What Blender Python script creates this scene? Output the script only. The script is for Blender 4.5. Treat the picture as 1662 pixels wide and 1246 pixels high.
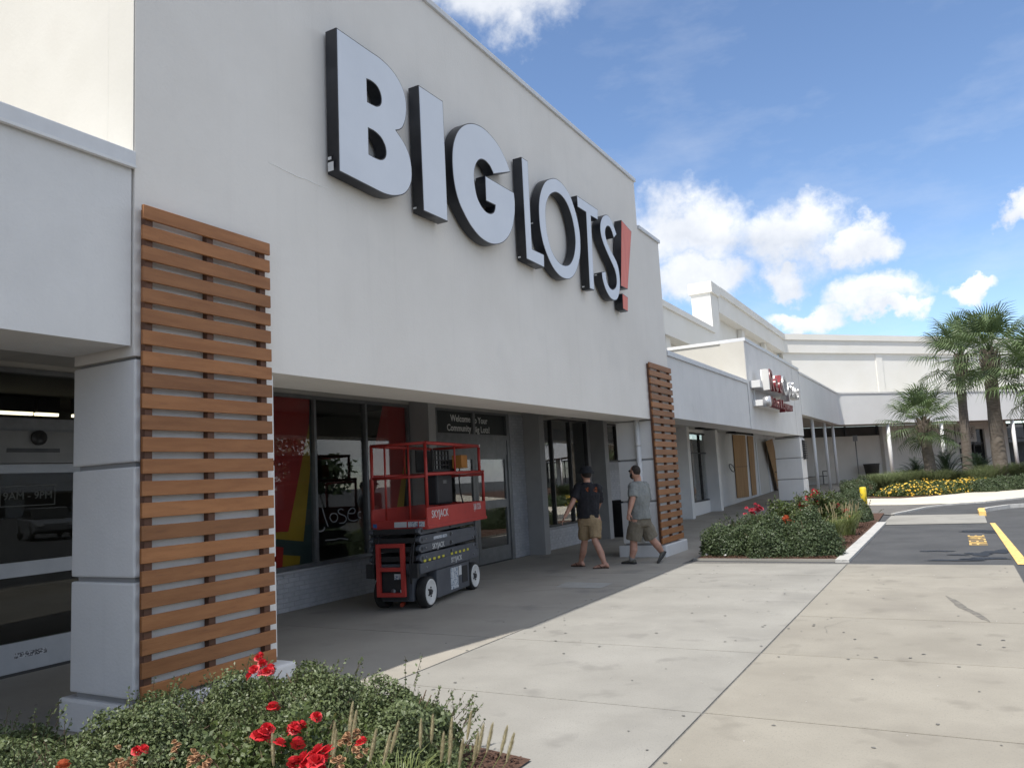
import bpy, bmesh, math, random
import numpy as np
from mathutils import Vector, Matrix
sc = bpy.context.scene
for o in list(bpy.data.objects): bpy.data.objects.remove(o)
COL = sc.collection
R = math.radians

# ---------------------------------------------------------------- camera
FPX, CX, CY = 1271.9, 831.0, 623.0
yaw, pitch, roll = R(-28.874), R(6.954), R(-3.0793)
_f = Vector((math.sin(yaw)*math.cos(pitch), math.cos(yaw)*math.cos(pitch), math.sin(pitch)))
_r = Vector((math.cos(yaw), -math.sin(yaw), 0)); _u = _r.cross(_f)
_r2 = math.cos(roll)*_r + math.sin(roll)*_u
_u2 = -math.sin(roll)*_r + math.cos(roll)*_u
CAMP = Vector((0, 0, 1.6))
cam = bpy.data.cameras.new('camera'); camo = bpy.data.objects.new('camera', cam); COL.objects.link(camo)
camo.matrix_world = Matrix(((_r2.x, _u2.x, -_f.x, CAMP.x), (_r2.y, _u2.y, -_f.y, CAMP.y), (_r2.z, _u2.z, -_f.z, CAMP.z), (0, 0, 0, 1)))
cam.sensor_width = 36; cam.lens = 36*FPX/1662; cam.clip_start = .05; cam.clip_end = 3000
sc.camera = camo

# ---------------------------------------------------------------- light
SUN = Vector((-.107, -.56, 1)).normalized()
sun = bpy.data.lights.new('sun', 'SUN'); sun.energy = 2.8; sun.angle = R(.53); sun.color = (1, .955, .88)
suno = bpy.data.objects.new('sun', sun); COL.objects.link(suno); suno.rotation_euler = SUN.to_track_quat('Z', 'Y').to_euler()
suno.location = (0, -10, 30)
sc.view_settings.view_transform = 'Standard'; sc.view_settings.look = 'None'; sc.view_settings.gamma = 1
sc.view_settings.exposure = .97; sc.view_settings.use_curve_mapping = False
world = bpy.data.worlds.new('World'); sc.world = world; world.use_nodes = True

def ray(x, y): return (_r2*((x-CX)/FPX) - _u2*((y-CY)/FPX) + _f)
def at_depth(x, y, d): return CAMP + ray(x, y)*d
def on_axis(x, y, ax, val):
    d = ray(x, y); return CAMP + d*((val-CAMP[ax])/d[ax])
def zg(y): return min(max((y-28)*.0255, 0), .42)      # the ground rises gently beyond the optician
def gp(x, y):                                           # pixel on the ground -> point
    z = 0
    for _ in range(12):
        p = on_axis(x, y, 2, z); z = zg(p.y)
    return p

def build_world():
    nt = world.node_tree; N = nt.nodes; L = nt.links; N.clear()
    out = N.new('ShaderNodeOutputWorld'); bg = N.new('ShaderNodeBackground'); bg.inputs['Strength'].default_value = .15
    sky = N.new('ShaderNodeTexSky'); sky.sky_type = 'NISHITA'; sky.sun_disc = False
    sky.sun_elevation = math.asin(SUN.z); sky.sun_rotation = math.atan2(SUN.x, SUN.y)
    sky.air_density = .85; sky.dust_density = .15; sky.ozone_density = 3.0
    tc = N.new('ShaderNodeTexCoord')
    def M(op, a, b=None, c=None, clamp=False):
        n = N.new('ShaderNodeMath'); n.operation = op; n.use_clamp = clamp
        for i, v in enumerate((a, b, c)):
            if v is None: continue
            if isinstance(v, (int, float)): n.inputs[i].default_value = v
            else: L.new(v, n.inputs[i])
        return n.outputs[0]
    def VM(op, a, b):
        n = N.new('ShaderNodeVectorMath'); n.operation = op
        for i, v in enumerate((a, b)):
            if isinstance(v, (tuple, list, Vector)): n.inputs[i].default_value = tuple(v)
            else: L.new(v, n.inputs[i])
        return n.outputs['Value'] if op == 'DOT_PRODUCT' else n.outputs['Vector']
    D = tc.outputs['Generated']
    # project the direction onto a flat cloud layer so that far clouds get smaller
    sep = N.new('ShaderNodeSeparateXYZ'); L.new(D, sep.inputs[0])
    zc = M('MAXIMUM', sep.outputs['Z'], .03)
    den = M('ADD', zc, .22)
    comb = N.new('ShaderNodeCombineXYZ')
    L.new(M('DIVIDE', sep.outputs['X'], den), comb.inputs[0]); L.new(M('DIVIDE', sep.outputs['Y'], den), comb.inputs[1])
    L.new(M('MULTIPLY', sep.outputs['Z'], 3.0), comb.inputs[2])
    def noise(vec, scale, detail, rough, off=(0, 0, 0)):
        m = N.new('ShaderNodeMapping'); m.inputs['Location'].default_value = off; L.new(vec, m.inputs['Vector'])
        n = N.new('ShaderNodeTexNoise'); n.inputs['Scale'].default_value = scale; n.inputs['Detail'].default_value = detail
        n.inputs['Roughness'].default_value = rough; L.new(m.outputs[0], n.inputs['Vector']); return n.outputs['Fac']
    nA = noise(D, 6.5, 9, .58)                       # billows
    nB = noise(D, 19, 7, .6, (3, 1, 5))
    nW = noise(comb.outputs[0], 1.1, 5, .55, (7.3, 2.1, .4))   # scattered cloud cover over the rest of the sky
    blobs = ((1120, 372, 130, 92), (1265, 385, 150, 80), (1385, 372, 62, 48), (1125, 460, 110, 50), (1285, 440, 70, 36),
             (1425, 470, 76, 50), (1345, 512, 80, 26), (1462, 505, 50, 22), (1672, 348, 52, 36), (1602, 470, 62, 20),
             (815, -20, 175, 95), (700, -40, 120, 80))
    wn = N.new('ShaderNodeTexNoise'); wn.inputs['Scale'].default_value = 9; wn.inputs['Detail'].default_value = 7; wn.inputs['Roughness'].default_value = .6; L.new(D, wn.inputs['Vector'])
    wv = VM('SUBTRACT', wn.outputs['Color'], (.5, .5, .5)); wm = N.new('ShaderNodeVectorMath'); wm.operation = 'SCALE'; wm.inputs['Scale'].default_value = .17; L.new(wv, wm.inputs[0])
    D0 = D; D = VM('ADD', D, wm.outputs[0])
    field = None; vert = None
    for (px, py, rx, ry) in blobs:
        c = ray(px, py).normalized(); t1 = (ray(px+10, py).normalized()-c).normalized(); t2 = (ray(px, py-10).normalized()-c).normalized()
        dx = (ray(px+rx, py).normalized()-c).length; dy = (ray(px, py-ry).normalized()-c).length
        a = M('MULTIPLY', M('SUBTRACT', VM('DOT_PRODUCT', D, t1), c.dot(t1)), 1/dx)
        b = M('MULTIPLY', M('SUBTRACT', VM('DOT_PRODUCT', D, t2), c.dot(t2)), 1/dy)
        front = M('GREATER_THAN', VM('DOT_PRODUCT', D, c), .3)
        r = M('SQRT', M('ADD', M('MULTIPLY', a, a), M('MULTIPLY', b, b)))
        v = M('MULTIPLY', M('SUBTRACT', 1.25, r, clamp=True), front)
        field = v if field is None else M('MAXIMUM', field, v)
        up = M('MULTIPLY', v, b); vert = up if vert is None else M('ADD', vert, up)
    # generic cover outside the framed part of the sky
    gen = M('MULTIPLY', M('SUBTRACT', nW, .33), 3.4)
    fwd = M('SUBTRACT', VM('DOT_PRODUCT', D0, _f), .80)             # 0 at the frame's edge
    gen = M('MULTIPLY', gen, M('MULTIPLY', fwd, -6, clamp=True), clamp=True)
    field = M('MAXIMUM', field, gen)
    nz = M('ADD', M('MULTIPLY', M('SUBTRACT', nA, .5), 2.0), M('MULTIPLY', M('SUBTRACT', nB, .5), .75))
    dens = M('ADD', M('MULTIPLY', field, 1.1), M('MULTIPLY', nz, .62))
    ramp = N.new('ShaderNodeMapRange'); ramp.interpolation_type = 'SMOOTHSTEP'; ramp.inputs[1].default_value = .20; ramp.inputs[2].default_value = .86
    L.new(dens, ramp.inputs[0])
    present = M('MULTIPLY', M('GREATER_THAN', field, .02), ramp.outputs[0])
    # thin veil
    nV = noise(comb.outputs[0], 2.6, 6, .62, (1, 8, 3)); veil = M('MULTIPLY', M('SUBTRACT', nV, .50, clamp=True), .7)
    alpha = M('MAXIMUM', M('MULTIPLY', present, .97), veil)
    # billow shading: tops bright, bases grey blue
    sh = M('ADD', M('ADD', .60, M('MULTIPLY', vert, .42)), M('ADD', M('MULTIPLY', M('SUBTRACT', nA, .5), 1.3), M('MULTIPLY', M('SUBTRACT', nB, .5), .8)), clamp=True)
    cr = N.new('ShaderNodeMix'); cr.data_type = 'RGBA'
    cr.inputs[6].default_value = (2.15, 2.36, 2.75, 1); cr.inputs[7].default_value = (4.15, 4.17, 4.2, 1); L.new(sh, cr.inputs[0])
    mx = N.new('ShaderNodeMix'); mx.data_type = 'RGBA'
    L.new(alpha, mx.inputs[0]); sm = N.new('ShaderNodeVectorMath'); sm.operation = 'SCALE'; sm.inputs['Scale'].default_value = .70; L.new(sky.outputs[0], sm.inputs[0]); L.new(sm.outputs[0], mx.inputs[6]); L.new(cr.outputs[2], mx.inputs[7])
    L.new(mx.outputs[2], bg.inputs['Color']); L.new(bg.outputs[0], out.inputs['Surface'])
build_world()

# ---------------------------------------------------------------- materials
MATS = {}
def mat(name, c, rough=.7, c2=None, scale=3., detail=5., bump=0., bscale=40., metal=0., spec=.5, coord='pos', ramp=(.35, .65), spots=None, stretch=(1, 1, 1), transl=0., rnd=0., coat=0., streak=0.):
    if name in MATS: return MATS[name]
    m = bpy.data.materials.new(name); m.use_nodes = True; nt = m.node_tree; N = nt.nodes; L = nt.links
    p = N['Principled BSDF']; p.inputs['Roughness'].default_value = rough; p.inputs['Metallic'].default_value = metal
    p.inputs['Specular IOR Level'].default_value = spec
    if coat: p.inputs['Coat Weight'].default_value = coat; p.inputs['Coat Roughness'].default_value = .1
    c = tuple(c)+(1,)
    if coord == 'pos': g = N.new('ShaderNodeNewGeometry'); src = g.outputs['Position']
    else: g = N.new('ShaderNodeTexCoord'); src = g.outputs['Object']
    mp = N.new('ShaderNodeMapping'); mp.inputs['Scale'].default_value = stretch; L.new(src, mp.inputs['Vector']); src = mp.outputs[0]
    col = None
    if c2 is not None:
        n = N.new('ShaderNodeTexNoise'); n.inputs['Scale'].default_value = scale; n.inputs['Detail'].default_value = detail; n.inputs['Roughness'].default_value = .62
        L.new(src, n.inputs['Vector'])
        r = N.new('ShaderNodeValToRGB'); r.color_ramp.elements[0].position = ramp[0]; r.color_ramp.elements[1].position = ramp[1]
        r.color_ramp.elements[0].color = c; r.color_ramp.elements[1].color = tuple(c2)+(1,)
        L.new(n.outputs['Fac'], r.inputs[0]); col = r.outputs[0]
    if spots:                                             # (colour, scale, threshold, softness)
        for (sc_, sscale, th, soft, samt) in spots:
            n = N.new('ShaderNodeTexNoise'); n.inputs['Scale'].default_value = sscale; n.inputs['Detail'].default_value = 4; L.new(src, n.inputs['Vector'])
            mr = N.new('ShaderNodeMapRange'); mr.inputs[1].default_value = th; mr.inputs[2].default_value = th+soft; mr.inputs[4].default_value = samt
            L.new(n.outputs['Fac'], mr.inputs[0])
            mx = N.new('ShaderNodeMix'); mx.data_type = 'RGBA'; L.new(mr.outputs[0], mx.inputs[0])
            if col is None: mx.inputs[6].default_value = c
            else: L.new(col, mx.inputs[6])
            mx.inputs[7].default_value = tuple(sc_)+(1,); col = mx.outputs[2]
    if streak:                                            # rain streaks running down a wall
        mp2 = N.new('ShaderNodeMapping'); mp2.inputs['Scale'].default_value = (5, 5, .22); L.new(src, mp2.inputs['Vector'])
        n = N.new('ShaderNodeTexNoise'); n.inputs['Scale'].default_value = 1.6; n.inputs['Detail'].default_value = 6; L.new(mp2.outputs[0], n.inputs['Vector'])
        mr = N.new('ShaderNodeMapRange'); mr.inputs[1].default_value = .55; mr.inputs[2].default_value = .78; mr.inputs[3].default_value = 1.; mr.inputs[4].default_value = 1-streak; L.new(n.outputs['Fac'], mr.inputs[0])
        hs = N.new('ShaderNodeHueSaturation'); L.new(mr.outputs[0], hs.inputs['Value']); L.new(col, hs.inputs['Color']); col = hs.outputs[0]
    if rnd:
        oi = N.new('ShaderNodeObjectInfo'); hs = N.new('ShaderNodeHueSaturation')
        ml = N.new('ShaderNodeMath'); ml.operation = 'MULTIPLY_ADD'; ml.inputs[1].default_value = rnd*2; ml.inputs[2].default_value = 1-rnd
        L.new(oi.outputs['Random'], ml.inputs[0]); L.new(ml.outputs[0], hs.inputs['Value'])
        if col is None: hs.inputs['Color'].default_value = c
        else: L.new(col, hs.inputs['Color'])
        col = hs.outputs[0]
    if col is None: p.inputs['Base Color'].default_value = c
    else: L.new(col, p.inputs['Base Color'])
    if bump:
        n = N.new('ShaderNodeTexNoise'); n.inputs['Scale'].default_value = bscale; n.inputs['Detail'].default_value = 5; L.new(src, n.inputs['Vector'])
        b = N.new('ShaderNodeBump'); b.inputs['Strength'].default_value = bump; b.inputs['Distance'].default_value = .02
        L.new(n.outputs['Fac'], b.inputs['Height']); L.new(b.outputs[0], p.inputs['Normal'])
    if transl:
        t = N.new('ShaderNodeBsdfTranslucent'); mx = N.new('ShaderNodeMixShader'); mx.inputs[0].default_value = transl
        if col is None: t.inputs[0].default_value = c
        else: L.new(col, t.inputs[0])
        L.new(p.outputs[0], mx.inputs[1]); L.new(t.outputs[0], mx.inputs[2]); L.new(mx.outputs[0], N['Material Output'].inputs['Surface'])
    MATS[name] = m; return m
def glass(name, tint, refl=.9, base=.06, rough=.0):
    if name in MATS: return MATS[name]
    m = bpy.data.materials.new(name); m.use_nodes = True; nt = m.node_tree; N = nt.nodes; L = nt.links; N.remove(N['Principled BSDF'])
    t = N.new('ShaderNodeBsdfTransparent'); t.inputs[0].default_value = tuple(tint)+(1,)
    g = N.new('ShaderNodeBsdfGlossy'); g.inputs['Roughness'].default_value = rough; g.inputs[0].default_value = (refl, refl, refl, 1)
    lw = N.new('ShaderNodeLayerWeight'); lw.inputs['Blend'].default_value = .5; f = N.new('ShaderNodeMath'); f.operation = 'POWER'; f.inputs[1].default_value = 3.0; L.new(lw.outputs['Facing'], f.inputs[0])
    a = N.new('ShaderNodeMath'); a.operation = 'MULTIPLY_ADD'; a.inputs[1].default_value = .9; a.inputs[2].default_value = base; a.use_clamp = True
    L.new(f.outputs[0], a.inputs[0])
    mx = N.new('ShaderNodeMixShader'); L.new(a.outputs[0], mx.inputs[0]); L.new(t.outputs[0], mx.inputs[1]); L.new(g.outputs[0], mx.inputs[2])
    L.new(mx.outputs[0], N['Material Output'].inputs['Surface']); MATS[name] = m; return m
def emit(name, c, s):
    m = bpy.data.materials.new(name); m.use_nodes = True; p = m.node_tree.nodes['Principled BSDF']
    p.inputs['Emission Color'].default_value = tuple(c)+(1,); p.inputs['Emission Strength'].default_value = s; p.inputs['Base Color'].default_value = tuple(c)+(1,)
    MATS[name] = m; return m

STUC = mat('painted_stucco', (.755, .72, .665), .85, (.81, .775, .72), scale=.7, detail=7, bump=.16, bscale=38, streak=.035, spots=(((.68, .655, .615), 1.3, .62, .25, .5),))
STUCW = mat('white_stucco', (.68, .675, .66), .85, (.74, .735, .72), scale=1.2, bump=.14, bscale=45, streak=.04, spots=(((.58, .575, .56), 2.2, .64, .15, .5),))
SUNTONE = mat('sunlit_wall_tone', (.50, .48, .43), .85, (.56, .54, .49), scale=.55, detail=6, bump=.08, bscale=30, spots=(((.44, .412, .36), 1.1, .6, .2, .6),))  # sunlit copy of the facade paint; the sun's tone is put into the colour
FARW = mat('far_white_paint', (.72, .70, .645), .85, (.77, .755, .715), scale=.4, bump=.05, bscale=12)
CAPM = mat('painted_metal_coping', (.62, .63, .64), .45, (.68, .69, .70), scale=4, spec=.5)
TRIMW = mat('white_trim_paint', (.70, .70, .69), .6, (.74, .74, .73), scale=6)
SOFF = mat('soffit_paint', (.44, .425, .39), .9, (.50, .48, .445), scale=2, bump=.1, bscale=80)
BRICKM = mat('white_painted_brick', (.40, .41, .43), .75, (.48, .485, .50), scale=9, bump=.35, bscale=60, rnd=.05)  # white brick paint lowered; shade under the canopy is put into the colour
MORT = mat('painted_mortar', (.34, .345, .36), .9, (.40, .40, .41), scale=12, bump=.2)
PIERP = mat('shade_toned_pier_paint', (.33, .325, .315), .85, (.38, .375, .365), scale=1.5, bump=.08, bscale=50)  # darker copy of the pier stucco; canopy shade is put into the colour
ALU = mat('grey_aluminium', (.19, .195, .20), .42, (.235, .24, .245), scale=8, metal=.55)  # frame colour lowered to deepen the shade under the canopy
ALUD = mat('dark_bronze_aluminium', (.045, .045, .047), .4, (.07, .07, .07), scale=8, metal=.5)
WOOD = mat('stained_cedar', (.25, .098, .030), .55, (.33, .140, .048), scale=2.2, detail=8, stretch=(8, 1, 8), bump=.15, bscale=22, rnd=.22, spots=(((.14, .055, .022), 5, .62, .2, .6),))
WOODD = mat('dark_batten_wood', (.10, .045, .025), .65, (.15, .065, .035), scale=4, rnd=.1)
CONC = mat("grey_concrete", (.245, .236, .214), .88, (.30, .29, .264), scale=.9, detail=9, bump=.22, bscale=130, rnd=.035,
           spots=(((.195, .188, .172), .8, .54, .18, .6), ((.33, .32, .295), .55, .56, .14, .5), ((.15, .147, .14), 26, .71, .035, .6), ((.165, .158, .145), 2.3, .60, .10, .45), ((.195, .188, .172), 75, .56, .10, .5)))
CONB = mat("beige_concrete", (.245, .226, .190), .88, (.295, .274, .232), scale=1.1, detail=9, bump=.22, bscale=120, rnd=.035,
           spots=(((.195, .178, .152), .7, .54, .18, .6), ((.325, .30, .258), .5, .57, .14, .5), ((.145, .138, .125), 22, .72, .03, .6), ((.17, .155, .13), 2.6, .60, .10, .45), ((.20, .188, .165), 70, .56, .10, .5)))
CONW = mat("walkway_concrete", (.305, .283, .245), .85, (.36, .335, .29), scale=1.0, detail=9, bump=.2, bscale=100, rnd=.04,
           spots=(((.165, .16, .15), 1.4, .58, .2, .7), ((.115, .112, .108), 24, .71, .03, .8)))
JOINT = mat('joint_filler', (.11, .107, .10), .95, (.19, .182, .168), scale=18)
ASPH = mat('asphalt', (.052, .053, .055), .8, (.074, .075, .077), scale=1.2, detail=9, bump=.35, bscale=160, spots=(((.095, .095, .095), .5, .58, .25, .5),))
ASPHO = mat('worn_asphalt', (.11, .105, .10), .85, (.16, .152, .142), scale=1.2, detail=9, bump=.3, bscale=140)
WALKC = mat('pale_walk_concrete', (.56, .51, .42), .9, (.63, .58, .49), scale=.8, detail=8, bump=.15, bscale=90)
WHITEP = mat('white_road_paint', (.40, .395, .375), .7, (.50, .49, .47), scale=7, bump=.2, bscale=50, spots=(((.30, .30, .29), 10, .64, .05, .8),))
YELP = mat('yellow_road_paint', (.72, .46, .14), .7, (.80, .55, .20), scale=8, spots=(((.16, .14, .11), 11, .60, .06, .85),))
MULCH = mat('bark_mulch', (.055, .028, .018), .95, (.12, .062, .040), scale=45, detail=6, bump=1., bscale=70)
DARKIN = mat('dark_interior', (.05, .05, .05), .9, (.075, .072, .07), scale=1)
GLASSD = glass('window_glass', (.88, .90, .89), .95, .022)
GLASSB = glass('door_glass', (.80, .82, .81), .95, .022)

# ---------------------------------------------------------------- mesh helpers
class MB:
    def __init__(s): s.v = []; s.f = []; s.m = []; s.sm = []
    def add(s, vs, fs, mi=0, smooth=False):
        b = len(s.v); s.v += [tuple(v) for v in vs]
        for f in fs: s.f.append(tuple(i+b for i in f)); s.m.append(mi); s.sm.append(smooth)
        return s
    def box(s, x0, x1, y0, y1, z0, z1, mi=0):
        if x0 > x1: x0, x1 = x1, x0
        if y0 > y1: y0, y1 = y1, y0
        return s.add([(x0, y0, z0), (x1, y0, z0), (x1, y1, z0), (x0, y1, z0), (x0, y0, z1), (x1, y0, z1), (x1, y1, z1), (x0, y1, z1)],
                     [(0, 3, 2, 1), (4, 5, 6, 7), (0, 1, 5, 4), (1, 2, 6, 5), (2, 3, 7, 6), (3, 0, 4, 7)], mi)
    def obox(s, c, ax, ay, az, mi=0):                      # half-axis vectors
        c = Vector(c); ax = Vector(ax); ay = Vector(ay); az = Vector(az)
        vs = [c+i*ax+j*ay+k*az for k in (-1, 1) for (i, j) in ((-1, -1), (1, -1), (1, 1), (-1, 1))]
        return s.add(vs, [(0, 3, 2, 1), (4, 5, 6, 7), (0, 1, 5, 4), (1, 2, 6, 5), (2, 3, 7, 6), (3, 0, 4, 7)], mi)
    def prism(s, pts, d, mi=0):                            # planar polygon extruded along vector d
        n = len(pts); d = Vector(d); vs = [Vector(p) for p in pts]; vs += [v+d for v in vs]
        fs = [tuple(reversed(range(n))), tuple(range(n, 2*n))]+[(i, (i+1) % n, n+(i+1) % n, n+i) for i in range(n)]
        return s.add(vs, fs, mi)
    def tube(s, pts, r, n=8, mi=0, cap=True):
        pts = [Vector(p) for p in pts]; rr = r if isinstance(r, (list, tuple)) else [r]*len(pts)
        rings = []; prev = None
        for i, p in enumerate(pts):
            d = (pts[min(i+1, len(pts)-1)]-pts[max(i-1, 0)]).normalized()
            if prev is None: a = d.orthogonal().normalized()
            else: a = (prev-d*prev.dot(d)); a = a.normalized() if a.length > 1e-6 else d.orthogonal().normalized()
            prev = a; b = d.cross(a)
            rings.append([p+(a*math.cos(t)+b*math.sin(t))*rr[i] for t in [2*math.pi*k/n for k in range(n)]])
        vs = [v for r_ in rings for v in r_]; fs = []
        for i in range(len(pts)-1):
            for k in range(n): fs.append((i*n+k, i*n+(k+1) % n, (i+1)*n+(k+1) % n, (i+1)*n+k))
        s.add(vs, fs, mi, True)
        if cap:
            b = len(s.v)-len(vs)
            s.f.append(tuple(b+k for k in reversed(range(n)))); s.m.append(mi); s.sm.append(False)
            s.f.append(tuple(b+(len(pts)-1)*n+k for k in range(n))); s.m.append(mi); s.sm.append(False)
        return s
    def loft(s, rings, mi=0, cap=True, smooth=True):       # rings: lists of equal length
        n = len(rings[0]); vs = [v for r_ in rings for v in r_]; fs = []
        for i in range(len(rings)-1):
            for k in range(n): fs.append((i*n+k, i*n+(k+1) % n, (i+1)*n+(k+1) % n, (i+1)*n+k))
        if cap: fs += [tuple(reversed(range(n))), tuple((len(rings)-1)*n+k for k in range(n))]
        return s.add(vs, fs, mi, smooth)
    def lathe(s, prof, c=(0, 0, 0), ax='z', n=20, mi=0, smooth=True):
        c = Vector(c); rings = []
        for (r, h) in prof:
            ring = []
            for k in range(n):
                t = 2*math.pi*k/n; a, b = r*math.cos(t), r*math.sin(t)
                ring.append(c+Vector({'z': (a, b, h), 'x': (h, a, b), 'y': (b, h, a)}[ax]))
            rings.append(ring)
        return s.loft(rings, mi, True, smooth)
    def mesh(s, name):
        me = bpy.data.meshes.new(name); me.from_pydata(s.v, [], s.f)
        me.polygons.foreach_set('material_index', s.m); me.polygons.foreach_set('use_smooth', s.sm); me.update()
        return me
    def build(s, name, m, parent=None, bevel=0, loc=None, fixn=True):
        me = s.mesh(name)
        if fixn or bevel:
            bm = bmesh.new(); bm.from_mesh(me); bmesh.ops.recalc_face_normals(bm, faces=bm.faces)
            if bevel: bmesh.ops.bevel(bm, geom=bm.edges[:], offset=bevel, segments=2, profile=.6, affect='EDGES')
            bm.to_mesh(me); bm.free()
        return obj(name, me, m, parent, loc)
def obj(name, me, m, parent=None, loc=None):
    for q in (m if isinstance(m, (list, tuple)) else [m]):
        if q is not None: me.materials.append(q)
    o = bpy.data.objects.new(name, me); COL.objects.link(o)
    if loc is not None: o.location = loc
    if parent is not None: o.parent = parent
    return o
def inst(name, me, parent=None, loc=(0, 0, 0), rot=(0, 0, 0), scl=(1, 1, 1)):
    o = bpy.data.objects.new(name, me); COL.objects.link(o); o.location = loc; o.rotation_euler = rot; o.scale = scl
    if parent is not None: o.parent = parent
    return o
def tag(o, label, cat, group=None):
    o['label'] = label; o['category'] = cat
    if group: o['group'] = group
    return o
def thing(name, label, cat, loc=(0, 0, 0), rz=0, group=None):
    o = bpy.data.objects.new(name, None); COL.objects.link(o); o.location = loc; o.rotation_euler = (0, 0, rz); o.empty_display_size = .2
    return tag(o, label, cat, group)
def struct(o): o['kind'] = 'structure'; return o
def stuff(o): o['kind'] = 'stuff'; return o
def bx(name, m, parent, x0, x1, y0, y1, z0, z1, bevel=0): return MB().box(x0, x1, y0, y1, z0, z1).build(name, m, parent, bevel, fixn=False)
def sheet(name, pts, m, off, parent=None):                 # ground polygon draped on zg, lifted by off
    bm = bmesh.new(); bm.faces.new([bm.verts.new((p[0], p[1], 0)) for p in pts])
    for yb in (28, 28+.42/.0255):
        bmesh.ops.bisect_plane(bm, geom=bm.verts[:]+bm.edges[:]+bm.faces[:], plane_co=(0, yb, 0), plane_no=(0, 1, 0))
    bmesh.ops.recalc_face_normals(bm, faces=bm.faces)
    for f in bm.faces:
        if f.normal.z < 0: f.normal_flip()
    for v in bm.verts: v.co.z = zg(v.co.y)+off
    me = bpy.data.meshes.new(name); bm.to_mesh(me); bm.free(); return obj(name, me, m, parent)
def text_mesh(s, size, depth=.002, offset=0., align='CENTER', shear=0.):
    cu = bpy.data.curves.new('t', 'FONT'); cu.body = s; cu.size = size; cu.extrude = depth; cu.offset = offset; cu.align_x = align; cu.align_y = 'CENTER'; cu.resolution_u = 3; cu.shear = shear
    o = bpy.data.objects.new('t', cu); COL.objects.link(o)
    dg = bpy.context.evaluated_depsgraph_get(); me = bpy.data.meshes.new_from_object(o.evaluated_get(dg)); bpy.data.objects.remove(o); bpy.data.curves.remove(cu)
    return me
def text(name, s, size, m, parent, origin, right, up, depth=.002, offset=0., align='CENTER', sx=1., shear=0.):
    me = text_mesh(s, size, depth, offset, align, shear); me.materials.clear(); me.materials.append(m)
    r = Vector(right).normalized(); u = Vector(up).normalized(); n = r.cross(u)
    o = bpy.data.objects.new(name, me); COL.objects.link(o); p = Vector(origin)
    mw = Matrix(((r.x*sx, u.x, n.x, p.x), (r.y*sx, u.y, n.y, p.y), (r.z*sx, u.z, n.z, p.z), (0, 0, 0, 1)))
    me.transform(mw)
    if parent is not None: o.parent = parent
    return o
def poly_mesh(loops, depth, name='p'):                     # 2D loops (holes allowed) -> filled, extruded mesh in XY, z in 0..depth
    cu = bpy.data.curves.new('c', 'CURVE'); cu.dimensions = '2D'; cu.fill_mode = 'BOTH'; cu.extrude = depth/2
    for lp in loops:
        sp = cu.splines.new('POLY'); sp.points.add(len(lp)-1); sp.use_cyclic_u = True
        for i, p in enumerate(lp): sp.points[i].co = (p[0], p[1], 0, 1)
    o = bpy.data.objects.new('c', cu); COL.objects.link(o)
    dg = bpy.context.evaluated_depsgraph_get(); me = bpy.data.meshes.new_from_object(o.evaluated_get(dg)); bpy.data.objects.remove(o); bpy.data.curves.remove(cu)
    me.transform(Matrix.Translation((0, 0, depth/2))); me.name = name; return me
def smooth_loop(pts, k=7):                                  # 'C' marks corners: (x, y, 1)
    n = len(pts); out = []
    for i in range(n):
        p0, p1, p2, p3 = pts[i-1], pts[i], pts[(i+1) % n], pts[(i+2) % n]
        c1 = len(p1) > 2; c2 = len(p2) > 2
        out.append((p1[0], p1[1]))
        if c1 and c2: continue
        a = p1 if c1 else p0; d = p2 if c2 else p3
        for j in range(1, k):
            t = j/k; q = []
            for ax in (0, 1):
                m1 = (p2[ax]-a[ax])*.5 if not c1 else (p2[ax]-p1[ax])
                m2 = (d[ax]-p1[ax])*.5 if not c2 else (p2[ax]-p1[ax])
                q.append((2*t**3-3*t*t+1)*p1[ax]+(t**3-2*t*t+t)*m1+(-2*t**3+3*t*t)*p2[ax]+(t**3-t*t)*m2)
            out.append(tuple(q))
    return out
def inset_loop(lp, d):
    n = len(lp); area = sum(lp[i][0]*lp[(i+1) % n][1]-lp[(i+1) % n][0]*lp[i][1] for i in range(n)); s = 1 if area > 0 else -1; out = []
    for i in range(n):
        a = Vector(lp[i-1]); b = Vector(lp[i]); c = Vector(lp[(i+1) % n])
        e1 = (b-a); e2 = (c-b)
        if e1.length < 1e-9 or e2.length < 1e-9: out.append(tuple(b)); continue
        e1.normalize(); e2.normalize(); n1 = Vector((-e1.y, e1.x))*s; n2 = Vector((-e2.y, e2.x))*s; nn = n1+n2
        k = min(1/max(nn.length_squared/2, .25), 2.); out.append(tuple(b+nn*d*k))
    return out
RNG = random.Random(7)
# ================================================================ SETTING: ground
BIG = 900
sheet('ground', [(-BIG, -BIG), (BIG, -BIG), (BIG, BIG), (-BIG, BIG)], ASPH, -.014)['kind'] = 'structure'
# concrete apron, one object a slab, joints left open between them
apron = struct(sheet('apron_bedding', [(-8.05, -6), (.62, -6), (.62, 13.56), (-8.05, 14.2)], JOINT, -.010)); apron.name = 'apron_bedding'
pave = bpy.data.objects.new('pavement', None); COL.objects.link(pave); struct(pave)
jy = [-5.6, -3.78, -1.96, -.14, 1.68, 3.50, 5.32, 7.14, 8.96, 10.78, 12.2, 13.56]
def slab(x0, x1, y0, y1, m, g=.0085, z=0.):
    b = MB(); dz = lambda: RNG.uniform(-.0015, .0015)
    o = b.box(x0+g, x1-g, y0+g, y1-g, -.09, z+dz()).build('concrete_slab', m, pave, bevel=.004); return o
for i in range(len(jy)-1):
    y0, y1 = jy[i], jy[i+1]
    slab(-4.22, -1.62, y0, y1, CONC); slab(-1.62, .62, y0, y1, CONB, .010)
    if y1 > 1.6: slab(-8.02, -4.22, y0, y1, CONW)
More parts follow.
